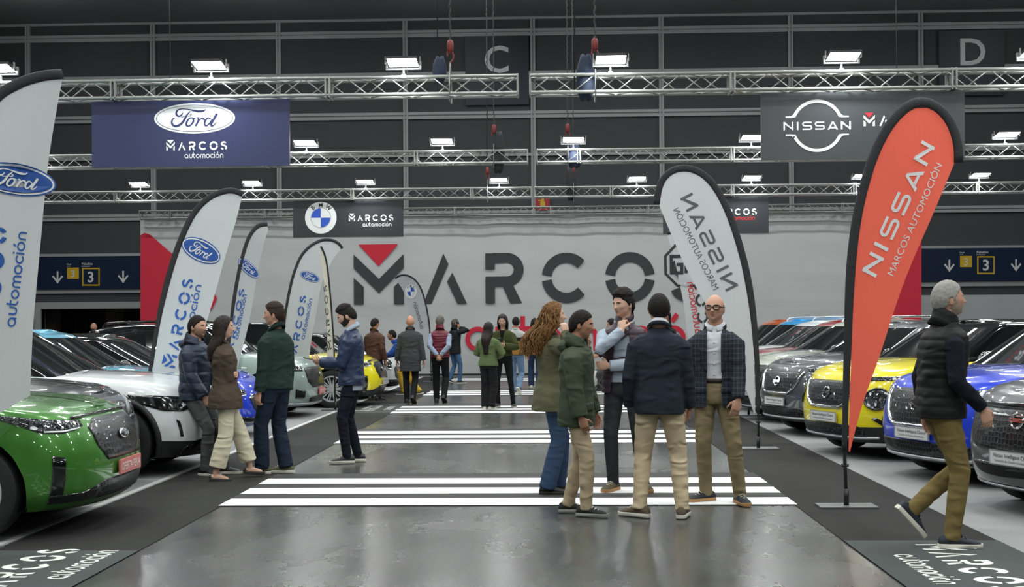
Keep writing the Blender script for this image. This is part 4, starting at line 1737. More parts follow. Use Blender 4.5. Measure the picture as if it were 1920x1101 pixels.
def make_car(name, label, cat_group, shape, pnt, nose, heading, face, roof=None, clad=.16, plate=None, rails=None, wheel='five', sticker=False):
    cfg = SHAPES[shape]
    sh = CarShape(**cfg)
    key = (shape, clad)
    if key not in GEOM:
        fr, ws, sl, sr_, rg = sh.upper()
        GEOM[key] = (weld(sh.lower(clad), 'body'), weld(fr, 'roof'), weld(ws, 'windscreen'), weld(sl, 'side_glass'), weld(sr_, 'side_glass'), weld(rg, 'rear_glass'))
    h = R_(heading)
    root = thing(name, label, 'car', (nose[0] - math.cos(h) * sh.L / 2, nose[1] - math.sin(h) * sh.L / 2, CD), h, cat_group)

    def lk(nm, me, mats):
        o = bpy.data.objects.new(nm, me)
        COL.objects.link(o)
        o.parent = root
        for q in mats[len(me.materials):]:
            me.materials.append(q)
        for sl_, q in zip(o.material_slots, mats):
            sl_.link = 'OBJECT'
            sl_.material = q
        return o
    g = GEOM[key]
    lk('body', g[0], [pnt, M_plast])
    lk('roof', g[1], [roof or pnt])
    lk('windscreen', g[2], [M_glass])
    lk('side_glass', g[3], [M_glass])
    lk('side_glass', g[4], [M_glass])
    lk('rear_glass', g[5], [M_glass])
    wm = wheel_meshes(sh.wr, wheel)
    for d in (sh.fo, sh.L - sh.ro):
        for sg in (1, -1):
            w = lk('wheel', wm[0], [M_tyre])
            w.location = (sh.L / 2 - d, sg * (sh.W - .012), sh.wr)
            w.rotation_euler = (0, 0, 0 if sg > 0 else PI)
            for nm, me, q in (('rim', wm[1], M_rim), ('spokes', wm[2], M_rim), ('brake_disc', wm[3], M_plast)):
                c = lk(nm, me, [q])
                c.parent = w
    for nm, d, zc in (('wheel_arch_liner', sh.fo, sh.wr), ('wheel_arch_liner', sh.L - sh.ro, sh.wr)):
        mb = MB()
        mb.loft([[Vector((sh.L / 2 - d + (sh.wr + .07) * math.cos(PI * i / 20), y, zc + (sh.wr + .07) * math.sin(PI * i / 20))) for i in range(21)] for y in (-sh.W + .03, sh.W - .03)], cap=False, closed=False)
        mb.build(nm, M_plast, root, smooth=True)
    if clad >= .15:
        for d in (sh.fo, sh.L - sh.ro):
            for sg in (1, -1):
                rows = []
                for i in range(31):
                    a = R_(-22 + 224 * i / 30)
                    row = []
                    for r, o_ in ((sh.wr + .052, -.02), (sh.wr + .054, .008), (sh.wr + .075, .014), (sh.wr + .108, .012), (sh.wr + .112, -.01)):
                        z = max(sh.ground + .01, sh.wr + r * math.sin(a))
                        dd = d - r * math.cos(a)
                        t = (z - sh.ground) / max(.3, sh.zsh(dd) - sh.ground)
                        y = sh.width(min(.97, t))
                        if dd < sh.setf(t) + sh.Rf:
                            q = max(0, (sh.setf(t) + sh.Rf - dd) / sh.Rf)
                            y *= max(.02, 1 - min(1, q) ** sh.p) ** (1 / sh.p)
                        elif dd > sh.L * .55:
                            y *= 1 - .035 * ((dd - sh.L * .55) / (sh.L * .45)) ** 2
                        row.append(Vector((sh.L / 2 - dd, sg * (y + o_), z)))
                    rows.append(row)
                mb = MB()
                mb.loft(rows, cap=False, closed=False)
                mb.build('arch_trim', M_plast, root, smooth=True)
    # mirrors
    for sg in (1, -1):
        mb = MB()
        c = Vector((sh.L / 2 - sh.cs - .52, sg * (sh.W + .015), sh.cowl + .07))
        mb.ball(c, (.09, .085, .075), 16, 10)
        mb.tube([c - Vector((0, sg * .06, .03)), c - Vector((.02, sg * .12, .08))], [.03, .025], 8)
        mb.build('wing_mirror', M_gloss if roof is M_gloss else pnt, root, smooth=True)
    # wipers and cowl
    a0, a1 = sh.cs - .02, sh.cs + .10
    mb = MB().tube([(sh.L / 2 - a0, -.5, sh.cowl + .035), (sh.L / 2 - a1, .1, sh.cowl + .06)], .008, 6)
    mb.tube([(sh.L / 2 - a0, .05, sh.cowl + .035), (sh.L / 2 - a1, .55, sh.cowl + .045)], .008, 6)
    mb.build('wiper', M_plast, root)
    if rails:
        for sg in (1, -1):
            y = sg * (sh.roofw - .07)
            x0, x1 = sh.L / 2 - sh.cs - sh.run - .15, -sh.L / 2 + sh.rear + sh.rake + .3
            mb = MB().tube(smooth_curve([(x0, y, sh.H - .07), (x0 - .12, y, sh.H + .015), ((x0 + x1) / 2, y, sh.H + .03), (x1 + .12, y, sh.H + .005), (x1, y, sh.H - .10)], 6), .018, 8)
            mb.build('roof_rail', rails, root, smooth=True)
    F = FACES[face]
    for item in F:
        kind, nm, m = item[0], item[1], item[2]
        if m == 'paint':
            m = pnt
        if kind == 'patch':      # symmetric about the nose
            top, bot = item[3], item[4]
            o = patch(sh, mirror_x(top) + top, mirror_x(bot) + bot, 34, 8, *item[5:]).build(nm, m, root, smooth=True)
        elif kind == 'pair':
            for sg in (1, -1):
                patch(sh, item[3], item[4], 18, 6, *item[5:], sign=sg).build(nm, m, root, smooth=True)
        elif kind == 'strip':
            strip(sh, mirror_x(item[3]) + item[3], item[4], .008).build(nm, m, root, smooth=True)
        elif kind == 'strips':
            for sg in (1, -1):
                strip(sh, item[3], item[4], .010, sg).build(nm, m, root, smooth=True)
        elif kind == 'round':
            a, z, r = item[3]
            for sg in (1, -1):
                A = [(a + .62 * r * math.cos(2 * PI * i / 24) / .5, z + r * math.sin(2 * PI * i / 24)) for i in range(25)]
                up_ = [q for q in A[12::-1]]
                lo_ = [q for q in A[12:25]]
                o = patch(sh, up_, lo_, 20, 8, .014, sign=sg).build(nm, m, root, smooth=True)
                P = [sh.S(q[0] * sg, q[1], .014) for q in A]
                MB().tube(P, .012, 8, cap=False).build('lamp_ring', item[4], o, smooth=True)
        elif kind == 'badge':
            badge(sh, root, item[3], m)
        elif kind == 'plate':
            if plate:
                number_plate(sh, root, item[3], plate)
    if sticker:
        mb = MB()
        mb.box((0, -.18, 0), (.004, .18, .10))
        o = mb.build('windscreen_card', M_white, root)
        o.location = (sh.L / 2 - sh.cs - .16, -.25, sh.cowl + .10)
        o.rotation_euler = (0, R_(-35), 0)
    return root


FACES = {
    'crossover': [
        ('patch', 'grille', M_grille, [(0, .86), (.20, .86), (.31, .80)], [(0, .545), (.20, .545), (.28, .66)]),
        ('strip', 'hood_edge_trim', M_gloss, [(0, .885), (.25, .882), (.42, .872)], .013),
        ('pair', 'headlamp', M_lamp, [(.36, .855), (.6, .87), (.86, .90), (1.06, .93)], [(.36, .81), (.55, .775), (.75, .785), (1.06, .925)], .009),
        ('strips', 'daylight_strip', M_lampw, [(.40, .80), (.55, .785), (.72, .79)], .007),
        ('patch', 'lower_intake', M_grille, [(0, .40), (.24, .40), (.34, .36)], [(0, .27), (.22, .27), (.30, .27)]),
        ('pair', 'side_intake', M_gloss, [(.60, .60), (.70, .62)], [(.62, .30), (.72, .30)], .010),
        ('pair', 'lower_lip', M_gloss, [(.30, .37), (.45, .33), (.72, .33)], [(.30, .28), (.45, .27), (.72, .27)], .009),
        ('badge', 'emblem', 'oval', .71), ('plate', 'plate', None, .47)],
    'small_suv': [
        ('patch', 'grille', M_grille, [(0, .72), (.20, .72), (.30, .68)], [(0, .46), (.22, .46), (.32, .56)]),
        ('pair', 'headlamp', M_lamp, [(.42, .86), (.6, .88), (.80, .90)], [(.42, .74), (.58, .70), (.80, .80)], .012),
        ('patch', 'lower_intake', M_gloss, [(0, .36), (.3, .36), (.5, .34)], [(0, .25), (.3, .25), (.5, .25)]),
        ('badge', 'emblem', 'oval', .80), ('plate', 'plate', None, .42)],
    'closed': [
        ('pair', 'headlamp', M_gloss, [(.42, .80), (.60, .83), (.85, .85), (1.08, .86)], [(.45, .72), (.60, .68), (.82, .69), (1.08, .79)], .009),
        ('pair', 'headlamp_lens', M_lamp, [(.50, .785), (.60, .80), (.72, .81)], [(.50, .725), (.60, .705), (.72, .71)], .012),
        ('patch', 'front_shield', M_gloss, [(0, .70), (.18, .70), (.24, .66)], [(0, .44), (.15, .44), (.20, .50)]),
        ('patch', 'lower_intake', M_gloss, [(0, .40), (.3, .40), (.48, .36), (.60, .30)], [(0, .22), (.3, .22), (.5, .22), (.62, .24)]),
        ('pair', 'side_slot', M_gloss, [(.66, .58), (.70, .60)], [(.62, .42), (.655, .42)], .008),
        ('plate', 'plate', None, .50)],
    'hatch': [
        ('patch', 'grille', M_grille, [(0, .60), (.25, .60), (.34, .56)], [(0, .37), (.2, .37), (.28, .43)]),
        ('strip', 'grille_rim', M_chrome, [(0, .612), (.25, .612), (.345, .57)], .008),
        ('pair', 'headlamp', M_lamp, [(.38, .68), (.6, .725), (.92, .76)], [(.40, .61), (.58, .595), (.90, .70)], .010),
        ('strips', 'daylight_strip', M_lampw, [(.40, .615), (.58, .60), (.80, .645)], .007),
        ('patch', 'lower_intake', M_gloss, [(0, .30), (.3, .30), (.55, .33), (.68, .38)], [(0, .21), (.3, .21), (.55, .21), (.68, .24)]),
        ('badge', 'emblem', 'oval', .66), ('plate', 'plate', None, .36)],
    'boxy': [
        ('patch', 'grille', M_grille, [(0, .86), (.34, .86), (.44, .84)], [(0, .52), (.30, .52), (.42, .62)]),
        ('pair', 'headlamp', M_lamp, [(.48, .88), (.7, .90), (.9, .90)], [(.48, .80), (.7, .80), (.9, .84)], .010),
        ('patch', 'lower_intake', M_grille, [(0, .36), (.25, .36), (.36, .34)], [(0, .26), (.25, .26), (.36, .27)]),
        ('pair', 'side_intake', M_gloss, [(.48, .46), (.70, .50)], [(.50, .34), (.70, .34)], .008),
        ('strip', 'front_lip', M_silver, [(0, .24), (.4, .24), (.8, .25)], .02),
        ('badge', 'emblem', 'dot', .72), ('plate', 'plate', None, .44)],
    'juke': [
        ('patch', 'grille', M_grille, [(0, .885), (.22, .885), (.33, .86)], [(0, .60), (.14, .60), (.22, .66)], .008),
        ('strip', 'grille_chrome', M_chrome, [(0, .585), (.15, .59), (.23, .66), (.345, .885)], .020),
        ('round', 'headlamp', M_lamp, (.57, .70, .115), M_gloss),
        ('pair', 'daylight_lamp', M_lamp, [(.40, .925), (.7, .935), (1.02, .955)], [(.40, .895), (.7, .905), (1.02, .945)], .010),
        ('strips', 'daylight_strip', M_chrome, [(.38, .93), (.7, .94), (1.02, .96)], .006),
        ('patch', 'lower_intake', M_grille, [(0, .40), (.30, .40), (.42, .37)], [(0, .275), (.30, .275), (.42, .29)]),
        ('pair', 'side_intake', M_gloss, [(.52, .48), (.58, .50)], [(.72, .36), (.80, .36)], .009),
        ('strip', 'front_lip', M_silver, [(0, .255), (.35, .258), (.6, .27)], .016),
        ('badge', 'emblem', 'ring', .745), ('plate', 'plate', None, .475)],
    'qashqai': [
        ('patch', 'grille', M_grille, [(0, .90), (.22, .90), (.32, .88)], [(0, .56), (.16, .56), (.26, .66)], .008),
        ('strip', 'grille_chrome', M_chrome, [(0, .545), (.18, .55), (.27, .66), (.36, .90)], .022),
        ('pair', 'headlamp', M_lamp, [(.40, .90), (.6, .92), (.96, .95)], [(.40, .82), (.62, .82), (.96, .92)], .010),
        ('strips', 'daylight_strip', M_lampw, [(.42, .81), (.66, .815), (.98, .925)], .009),
        ('patch', 'lower_intake', M_grille, [(0, .40), (.34, .40), (.46, .38)], [(0, .27), (.34, .27), (.48, .28)]),
        ('pair', 'side_intake', M_gloss, [(.54, .56), (.74, .62)], [(.56, .40), (.72, .40)], .008),
        ('strip', 'front_lip', M_silver, [(0, .245), (.35, .248), (.62, .26)], .018),
        ('badge', 'emblem', 'ring', .755), ('plate', 'plate', None, .475)],
    'shield': [
        ('patch', 'grille', M_grille, [(0, .86), (.32, .86), (.50, .84)], [(0, .52), (.28, .52), (.40, .58)], .008),
        ('strip', 'grille_chrome', M_chrome, [(.14, .80), (.34, .81), (.46, .84)], .012),
        ('strip', 'hood_edge_trim', M_gloss, [(0, .885), (.3, .883), (.5, .875)], .016),
        ('pair', 'headlamp', M_lamp, [(.52, .90), (.7, .92), (1.0, .945)], [(.50, .84), (.7, .83), (1.0, .92)], .010),
        ('patch', 'lower_intake', M_gloss, [(0, .42), (.34, .42), (.60, .40)], [(0, .25), (.34, .25), (.62, .26)]),
        ('strip', 'front_lip', M_silver, [(0, .235), (.35, .238), (.7, .25)], .010),
        ('badge', 'emblem', 'ring', .765), ('plate', 'plate', None, .47)],
    'mini': [
        ('patch', 'grille', M_gloss, [(0, .62), (.3, .62), (.38, .58)], [(0, .34), (.26, .34), (.36, .40)]),
        ('round', 'headlamp', M_lamp, (.56, .68, .11), M_chrome),
        ('patch', 'lower_intake', M_gloss, [(0, .30), (.4, .30), (.6, .28)], [(0, .2), (.4, .2), (.6, .21)]),
        ('plate', 'plate', None, .40)],
}
P_green = paint('green', '#3f7d2b')
P_black = paint('black', '#0b0c0d', 0)
P_white = paint('white', '#d9dedf', 0.05)
P_lblue = paint('light_blue', '#5fb0cc', .2)
P_blue = paint('bright_blue', '#0a36c4', .15)
P_pale = paint('pale_green', '#93a59f', .2)
P_yellow = paint('yellow', '#e3d50e', .05)
P_dgreen = paint('dark_green', '#0f5a36')
P_silver = paint('silver', '#a9adb0', .5)
P_grey = paint('dark_grey', '#484b50', .3)
P_sage = paint('sage_white', '#c3c9bb', .1)
P_red = paint('red', '#a01722')
P_sky = paint('sky_blue', '#1f9ee0', .2)
P_orange = paint('orange', '#c95a14', .3)
P_deep = paint('deep_grey', '#505254', .2)

LG, RG = 'cars parked on the blue-lettered flag side', 'cars parked on the red flag side'
make_car('car', 'green crossover car with dark honeycomb grille and pink plate beside the tall near flag', LG, 'crossover', P_green, (-3.38, 9.66), 2, 'crossover', clad=0, plate='pink', wheel='five')
make_car('car', 'gloss black small car squeezed between the green car and the white car', LG, 'small_suv', P_black, (-4.02, 11.52), 2, 'small_suv', clad=.14)
make_car('car', 'white car with black swept headlamps and no grille, behind the black car', LG, 'coupe_suv', P_white, (-3.62, 13.42), 1, 'closed', roof=M_gloss, clad=.15, plate='pink')
make_car('car', 'light blue car set back beyond the white car, mostly dark glass showing', LG, 'small_suv', P_lblue, (-4.45, 15.50), 1, 'hatch', roof=None, clad=0)
make_car('car', 'bright blue hatchback with slim headlamps between the couple and the man in green sweater', LG, 'hatch', P_blue, (-4.1, 17.36), 1, 'hatch', roof=M_gloss, clad=0, plate='pink')
make_car('car', 'white hatchback set back just beyond the bright blue hatchback', LG, 'hatch', P_white, (-4.75, 19.22), 1, 'hatch', roof=M_gloss, clad=0)
make_car('car', 'boxy pale green car with black roof, roof rails and pink plate', LG, 'boxy_suv', P_pale, (-4.05, 21.4), 0, 'boxy', roof=M_gloss, clad=0, plate='pink', rails=M_gloss, sticker=True)
make_car('car', 'yellow car showing a silver multi-spoke wheel beside the man with the phone', LG, 'crossover', P_yellow, (-3.32, 24.15), 0, 'crossover', roof=M_gloss, clad=.12, wheel='multi', plate='white')
make_car('car', 'dark green car nose beside the walking man in long grey coat', LG, 'hatch', P_dgreen, (-3.62, 26.62), 0, 'hatch', clad=0, plate='white')
make_car('car', 'small white car with round headlamp in front of the man in blue hoodie', LG, 'mini', P_white, (-3.55, 28.75), 0, 'mini', roof=M_gloss, clad=.16, plate='white')
make_car('car', 'silver car farthest along the row, by the man in brown jacket', LG, 'boxy_suv', P_silver, (-4.6, 31.0), 0, 'boxy', clad=.12)
make_car('car', 'deep grey car with big glossy black grille behind the walking man in vest', RG, 'shield_suv' if 'shield_suv' in SHAPES else 'qashqai', P_deep, (3.62, 9.75), 200, 'shield', clad=.14, plate='white')
make_car('car', 'bright blue car with V-shaped chrome grille beside the deep grey car', RG, 'qashqai', P_blue, (3.5, 12.05), 200, 'qashqai', roof=M_gloss, clad=.16, plate='white')
make_car('car', 'yellow car with round headlamps and black roof behind the red flag', RG, 'juke', P_yellow, (3.15, 14.35), 200, 'juke', roof=M_gloss, clad=.18, plate='white')
make_car('car', 'dark grey car with round headlamps next beyond the yellow one', RG, 'juke', P_grey, (3.1, 17.2), 199, 'juke', clad=.18, plate='white')
make_car('car', 'sage white car with silver roof bars beyond the dark grey car', RG, 'qashqai', P_sage, (3.08, 19.6), 199, 'qashqai', clad=.16, plate='white', rails=M_chrome)
make_car('car', 'dark red car with only its roof edge showing beyond the sage white car', RG, 'qashqai', P_red, (3.3, 22.0), 198, 'qashqai', clad=.16, plate='white')
make_car('car', 'white hatchback with only its roof edge showing beyond the dark red car', RG, 'qashqai', P_white, (3.4, 24.4), 198, 'qashqai', clad=.16)
make_car('car', 'sky blue car with white roof rails behind the white flag pole', RG, 'crossover', P_sky, (3.5, 26.8), 198, 'qashqai', clad=.16, rails=P_white)
make_car('car', 'orange car farthest along its row behind the sky blue car', RG, 'crossover', P_orange, (3.5, 29.3), 198, 'qashqai', clad=.16)

# ================================================================== PEOPLE
# local frame of a figure: -Y ahead, +X the figure's own left side, Z up, sizes for a height of 1.75 m
SKINS = {'a': '#c0957f', 'b': '#b3856c', 'c': '#cba48f'}


def skin_mat(k):
    m = mat('skin_' + k, SKINS[k], .55, var=.06, vscale=30, spec=.35)
    p = m.node_tree.nodes['Principled BSDF']
    p.inputs['Subsurface Weight'].default_value = .12
    p.inputs['Subsurface Radius'].default_value = (.012, .005, .003)
    return m


def fabric(name, color, rough=.9, bump=.45, bscale=16, var=.07, vscale=14, stretch=(1, 1, .6), spec=.2, sheen=.0):
    key = 'fabric_' + name
    if key in MATS:
        return MATS[key]
    m = mat(key, color, rough, var=var, vscale=vscale, stretch=stretch, spec=spec, sheen=sheen)
    creases(m, bump)
    return m


def creases(m, k=.45):
    """narrow ridged folds plus a fine weave"""
    nt = m.node_tree
    tc = nt.nodes.new('ShaderNodeTexCoord')
    mp = nt.nodes.new('ShaderNodeMapping')
    mp.inputs['Scale'].default_value = (1, 1, 2.1)
    mp.inputs['Rotation'].default_value = (.5, .35, 0)
    nz = nt.nodes.new('ShaderNodeTexNoise')
    nz.noise_type = 'RIDGED_MULTIFRACTAL'
    nz.inputs['Scale'].default_value = 5.5
    nz.inputs['Detail'].default_value = 2.5
    nz.inputs['Roughness'].default_value = .45
    nz.inputs['Distortion'].default_value = .6
    n2 = nt.nodes.new('ShaderNodeTexNoise')
    n2.inputs['Scale'].default_value = 260
    bp = nt.nodes.new('ShaderNodeBump')
    bp.inputs['Strength'].default_value = min(1, k * 2)
    bp.inputs['Distance'].default_value = .030
    b2 = nt.nodes.new('ShaderNodeBump')
    b2.inputs['Strength'].default_value = .25
    b2.inputs['Distance'].default_value = .002
    nt.links.new(tc.outputs['Object'], mp.inputs['Vector'])
    nt.links.new(mp.outputs[0], nz.inputs['Vector'])
    nt.links.new(tc.outputs['Object'], n2.inputs['Vector'])
    nt.links.new(nz.outputs['Fac'], bp.inputs['Height'])
    nt.links.new(n2.outputs['Fac'], b2.inputs['Height'])
    nt.links.new(b2.outputs[0], bp.inputs['Normal'])
    nt.links.new(bp.outputs[0], nt.nodes['Principled BSDF'].inputs['Normal'])


def check_mat(name, base, line):
    m = mat('fabric_' + name, base, .9, spec=.2)
    nt = m.node_tree
    p = nt.nodes['Principled BSDF']
    tc = nt.nodes.new('ShaderNodeTexCoord')
    prev = None
    for ax, sc in ((0, 30), (2, 24)):
        sp = nt.nodes.new('ShaderNodeSeparateXYZ')
        nt.links.new(tc.outputs['Object'], sp.inputs[0])
        mu = nt.nodes.new('ShaderNodeMath'); mu.operation = 'MULTIPLY'; mu.inputs[1].default_value = sc
        nt.links.new(sp.outputs[ax], mu.inputs[0])
        fr = nt.nodes.new('ShaderNodeMath'); fr.operation = 'FRACT'
        nt.links.new(mu.outputs[0], fr.inputs[0])
        lt = nt.nodes.new('ShaderNodeMath'); lt.operation = 'LESS_THAN'; lt.inputs[1].default_value = .16
        nt.links.new(fr.outputs[0], lt.inputs[0])
        if prev is None:
            prev = lt
        else:
            mxm = nt.nodes.new('ShaderNodeMath'); mxm.operation = 'MAXIMUM'
            nt.links.new(prev.outputs[0], mxm.inputs[0]); nt.links.new(lt.outputs[0], mxm.inputs[1])
            prev = mxm
    mx = nt.nodes.new('ShaderNodeMix'); mx.data_type = 'RGBA'
    mx.inputs['A'].default_value = lin(base); mx.inputs['B'].default_value = lin(line)
    nt.links.new(prev.outputs[0], mx.inputs['Factor'])
    nt.links.new(mx.outputs['Result'], p.inputs['Base Color'])
    creases(m)
    return m


def band_mat(name, bands):
    """horizontal colour bands of a knitted sweater by height: [(z, colour)...]"""
    m = mat('fabric_' + name, bands[0][1], .9, spec=.2)
    nt = m.node_tree
    tc = nt.nodes.new('ShaderNodeTexCoord')
    sp = nt.nodes.new('ShaderNodeSeparateXYZ')
    nt.links.new(tc.outputs['Object'], sp.inputs[0])
    mr = nt.nodes.new('ShaderNodeMapRange')
    mr.inputs['From Min'].default_value = .5
    mr.inputs['From Max'].default_value = 1.6
    nt.links.new(sp.outputs['Z'], mr.inputs['Value'])
    cr = nt.nodes.new('ShaderNodeValToRGB')
    cr.color_ramp.interpolation = 'CONSTANT'
    for i, (z, c) in enumerate(bands):
        e = cr.color_ramp.elements[i] if i < 2 else cr.color_ramp.elements.new(.99)
        e.position = (z - .5) / 1.1
        e.color = lin(c)
    nt.links.new(mr.outputs[0], cr.inputs[0])
    nt.links.new(cr.outputs[0], nt.nodes['Principled BSDF'].inputs['Base Color'])
    creases(m)
    return m


def fuse(mb, voxel, smooth_it=2, disp=None, cut=None, name='mesh'):
    """one continuous skin around the overlapping closed shapes of mb"""
    me = mb.mesh(name)
    bm = bmesh.new()
    bm.from_mesh(me)
    bmesh.ops.recalc_face_normals(bm, faces=bm.faces)
    bm.to_mesh(me)
    bm.free()
    o = bpy.data.objects.new('fuse', me)
    COL.objects.link(o)
    r = o.modifiers.new('r', 'REMESH')
    r.mode = 'VOXEL'
    r.voxel_size = voxel
    if smooth_it:
        s = o.modifiers.new('s', 'SMOOTH')
        s.factor = .5
        s.iterations = smooth_it
    dg = bpy.context.evaluated_depsgraph_get()
    out = bpy.data.meshes.new_from_object(o.evaluated_get(dg))
    bpy.data.objects.remove(o)
    bpy.data.meshes.remove(me)
    n = len(out.vertices)
    co = np.empty(n * 3, dtype=np.float32)
    out.vertices.foreach_get('co', co)
    co = co.reshape(-1, 3)
    if disp is not None:
        no = np.empty(n * 3, dtype=np.float32)
        out.vertices.foreach_get('normal', no)
        co = co + no.reshape(-1, 3) * disp(co)[:, None]
        out.vertices.foreach_set('co', co.astype(np.float32).ravel())
    if cut is not None:
        bm = bmesh.new()
        bm.from_mesh(out)
        dead = [f for f in bm.faces if cut(f.calc_center_median())]
        bmesh.ops.delete(bm, geom=dead, context='FACES')
        rim = {v: [e.other_vert(v) for e in v.link_edges if e.is_boundary] for v in bm.verts if any(e.is_boundary for e in v.link_edges)}
        for _ in range(10):
            new = {v: v.co * .4 + (nb_[0].co + nb_[1].co) * .3 for v, nb_ in rim.items() if len(nb_) == 2}
            for v, c in new.items():
                v.co = c
        bm.to_mesh(out)
        bm.free()
    out.name = name
    out.polygons.foreach_set('use_smooth', [True] * len(out.polygons))
    out.update()
    return out


def wrinkles(amp, seed):
    rng = np.random.RandomState(seed)
    W = [(rng.uniform(.6, 1.0) * np.array([rng.uniform(-1, 1) * 60, rng.uniform(-1, 1) * 60, rng.uniform(.5, 1) * 95]), rng.uniform(0, 6.3), np.array([rng.uniform(-9, 9), rng.uniform(-9, 9), rng.uniform(-9, 9)]), rng.uniform(0, 6.3)) for _ in range(6)]

    def d(co):
        r = np.zeros(len(co))
        for k, p, k2, p2 in W:
            r += np.sin(co @ k + p) * np.clip(np.sin(co @ k2 + p2), 0, 1)
        return (amp * r * .16).astype(np.float32)
    return d


def ik(a, b, l1, l2, pole):
    """middle joint of a two-bone limb from a to b, bent towards pole; returns joint and reachable end"""
    a, b, pole = Vector(a), Vector(b), Vector(pole)
    d = b - a
    L = d.length
    if L > (l1 + l2) * .998:
        d = d.normalized() * (l1 + l2) * .998
        b = a + d
        L = d.length
    t = d / L
    x = (l1 * l1 - l2 * l2 + L * L) / (2 * L)
    h = math.sqrt(max(0, l1 * l1 - x * x))
    p = pole - t * pole.dot(t)
    p = p.normalized() if p.length > 1e-6 else Vector((0, -1, 0))
    return a + t * x + p * h, b


def oval_ring(c, hw, hd, n=30, p=2.5, yaw=0.0, tilt=None):
    out = []
    e = 2 / p
    for j in range(n):
        a = 2 * PI * j / n
        x = math.copysign(abs(math.cos(a)) ** e, math.cos(a)) * hw
        y = math.copysign(abs(math.sin(a)) ** e, math.sin(a)) * hd
        v = Vector((x * math.cos(yaw) - y * math.sin(yaw), x * math.sin(yaw) + y * math.cos(yaw), 0))
        if tilt is not None:
            v = tilt @ v
        out.append(Vector(c) + v)
    return out


# ------------------------------------------------------------------ head
def gz(az, el, a0, e0, wa, we):
    da = (az - a0 + 180) % 360 - 180
    return math.exp(-(da / wa) ** 2 - ((el - e0) / we) ** 2)


def head_radius(az, el, fem=False):
    """distance of the skin from the head centre; az 0 = ahead, +90 = own left, el up, degrees"""
    a, e = math.radians(az), math.radians(el)
    l, f, u = math.sin(a) * math.cos(e), math.cos(a) * math.cos(e), math.sin(e)
    rl, rf, ru = .080, .097, .121
    low = max(0, -u)
    rl *= 1 - .20 * low ** 1.2
    if f < 0:
        rf *= 1.06
        ru_l = ru * (1 - .25 * low)
    else:
        ru_l = ru * (1 + .02 * low)
    r = 1 / math.sqrt((l / rl) ** 2 + (f / rf) ** 2 + (u / ru_l) ** 2)
    r += .024 * gz(az, el, 0, -13, 7, 6) + .012 * gz(az, el, 0, 0, 5.5, 10)
    r += .003 * gz(az, el, 0, -15, 14, 5)
    for s in (-1, 1):
        r += (.0035 if not fem else .001) * gz(az, el, s * 17, 14, 15, 5)
        r -= .0085 * gz(az, el, s * 19, 5, 9, 6)
        r += .004 * gz(az, el, s * 36, -10, 14, 10)
        r += .004 * gz(az, el, s * 60, -42, 18, 12)
        r -= .003 * gz(az, el, s * 30, -28, 9, 9)
    r += .006 * gz(az, el, 0, -27, 13, 3.0) + .006 * gz(az, el, 0, -34, 11, 3.0) - .003 * gz(az, el, 0, -30.5, 14, 1.6)
    r += (.013 if not fem else .009) * gz(az, el, 0, -50, 16, 9)
    r -= .004 * gz(az, el, 0, -41, 16, 4)
    return r


def hdir(az, el):
    a, e = math.radians(az), math.radians(el)
    return Vector((math.sin(a) * math.cos(e), -math.cos(a) * math.cos(e), math.sin(e)))


def head_shape(mb, T, fem):
    n, k = 72, 44
    rings = []
    for i in range(k + 1):
        el = -86 + 172 * i / k
        rings.append([T @ (hdir(360 * j / n, el) * head_radius(360 * j / n, el, fem)) for j in range(n)])
    mb.loft(rings)


def head_patch(T, fem, mask, thick, amp=0.0, seed=0, n=96, k=72, e0=-75, e1=89.5, width=.35):
    """shell over the part of the head where mask(az, el) > 0; it thins out to nothing at the rim"""
    mb = MB()
    idx = {}
    M = {}
    for i in range(k + 1):
        for j in range(n):
            el, az = e0 + (e1 - e0) * i / k, 360 * j / n - 180
            M[i, j] = mask(az, el)

    def vert(i, j):
        j %= n
        if (i, j) not in idx:
            el, az = e0 + (e1 - e0) * i / k, 360 * j / n - 180
            q = max(0, min(1, M[i, j] / width))
            off = thick(az, el) if callable(thick) else thick
            nz = 0
            if amp:
                d = hdir(az, el)
                nz = amp * (noise.noise(Vector((d.x * 9, d.y * 9, d.z * 3)) + Vector((seed, 0, 0))) + .6 * noise.noise(Vector((d.x * 40, d.y * 40, d.z * 9)) + Vector((0, seed, 0))))
            r = head_radius(az, el, fem) + off * q ** .5 + nz * q - .0025 * (1 - q)
            idx[i, j] = len(mb.v)
            mb.v.append(tuple(T @ (hdir(az, el) * r)))
        return idx[i, j]
    for i in range(k):
        for j in range(n):
            if max(M[i, j], M[i + 1, j], M[i, (j + 1) % n], M[i + 1, (j + 1) % n]) > 0:
                mb.face((vert(i, j), vert(i, j + 1), vert(i + 1, j + 1), vert(i + 1, j)))
    # close the top
    if all(M[k, j] > 0 for j in range(n)):
        c = len(mb.v)
        z = Vector((0, 0, 0))
        for j in range(n):
            z += Vector(mb.v[vert(k, j)])
        mb.v.append(tuple(z / n))
        for j in range(n):
            mb.face((vert(k, j), vert(k, j + 1), c))
    return mb


def hairline(pts, soft=14.0):
    xs = [p[0] for p in pts]
    ys = [p[1] for p in pts]
    return lambda az, el: (el - interp(abs(az), xs, ys)) / soft


SHORT = hairline([(0, 40), (25, 41), (42, 30), (62, 22), (76, 4), (84, -14), (90, 8), (104, 6), (112, -22), (140, -40), (180, -44)])
RECEDE = hairline([(0, 58), (25, 62), (45, 45), (62, 28), (76, 6), (84, -10), (90, 8), (104, 6), (112, -22), (140, -38), (180, -42)])
LONGCAP = hairline([(0, 42), (22, 44), (38, 30), (52, 10), (62, -20), (75, -50), (180, -72)])


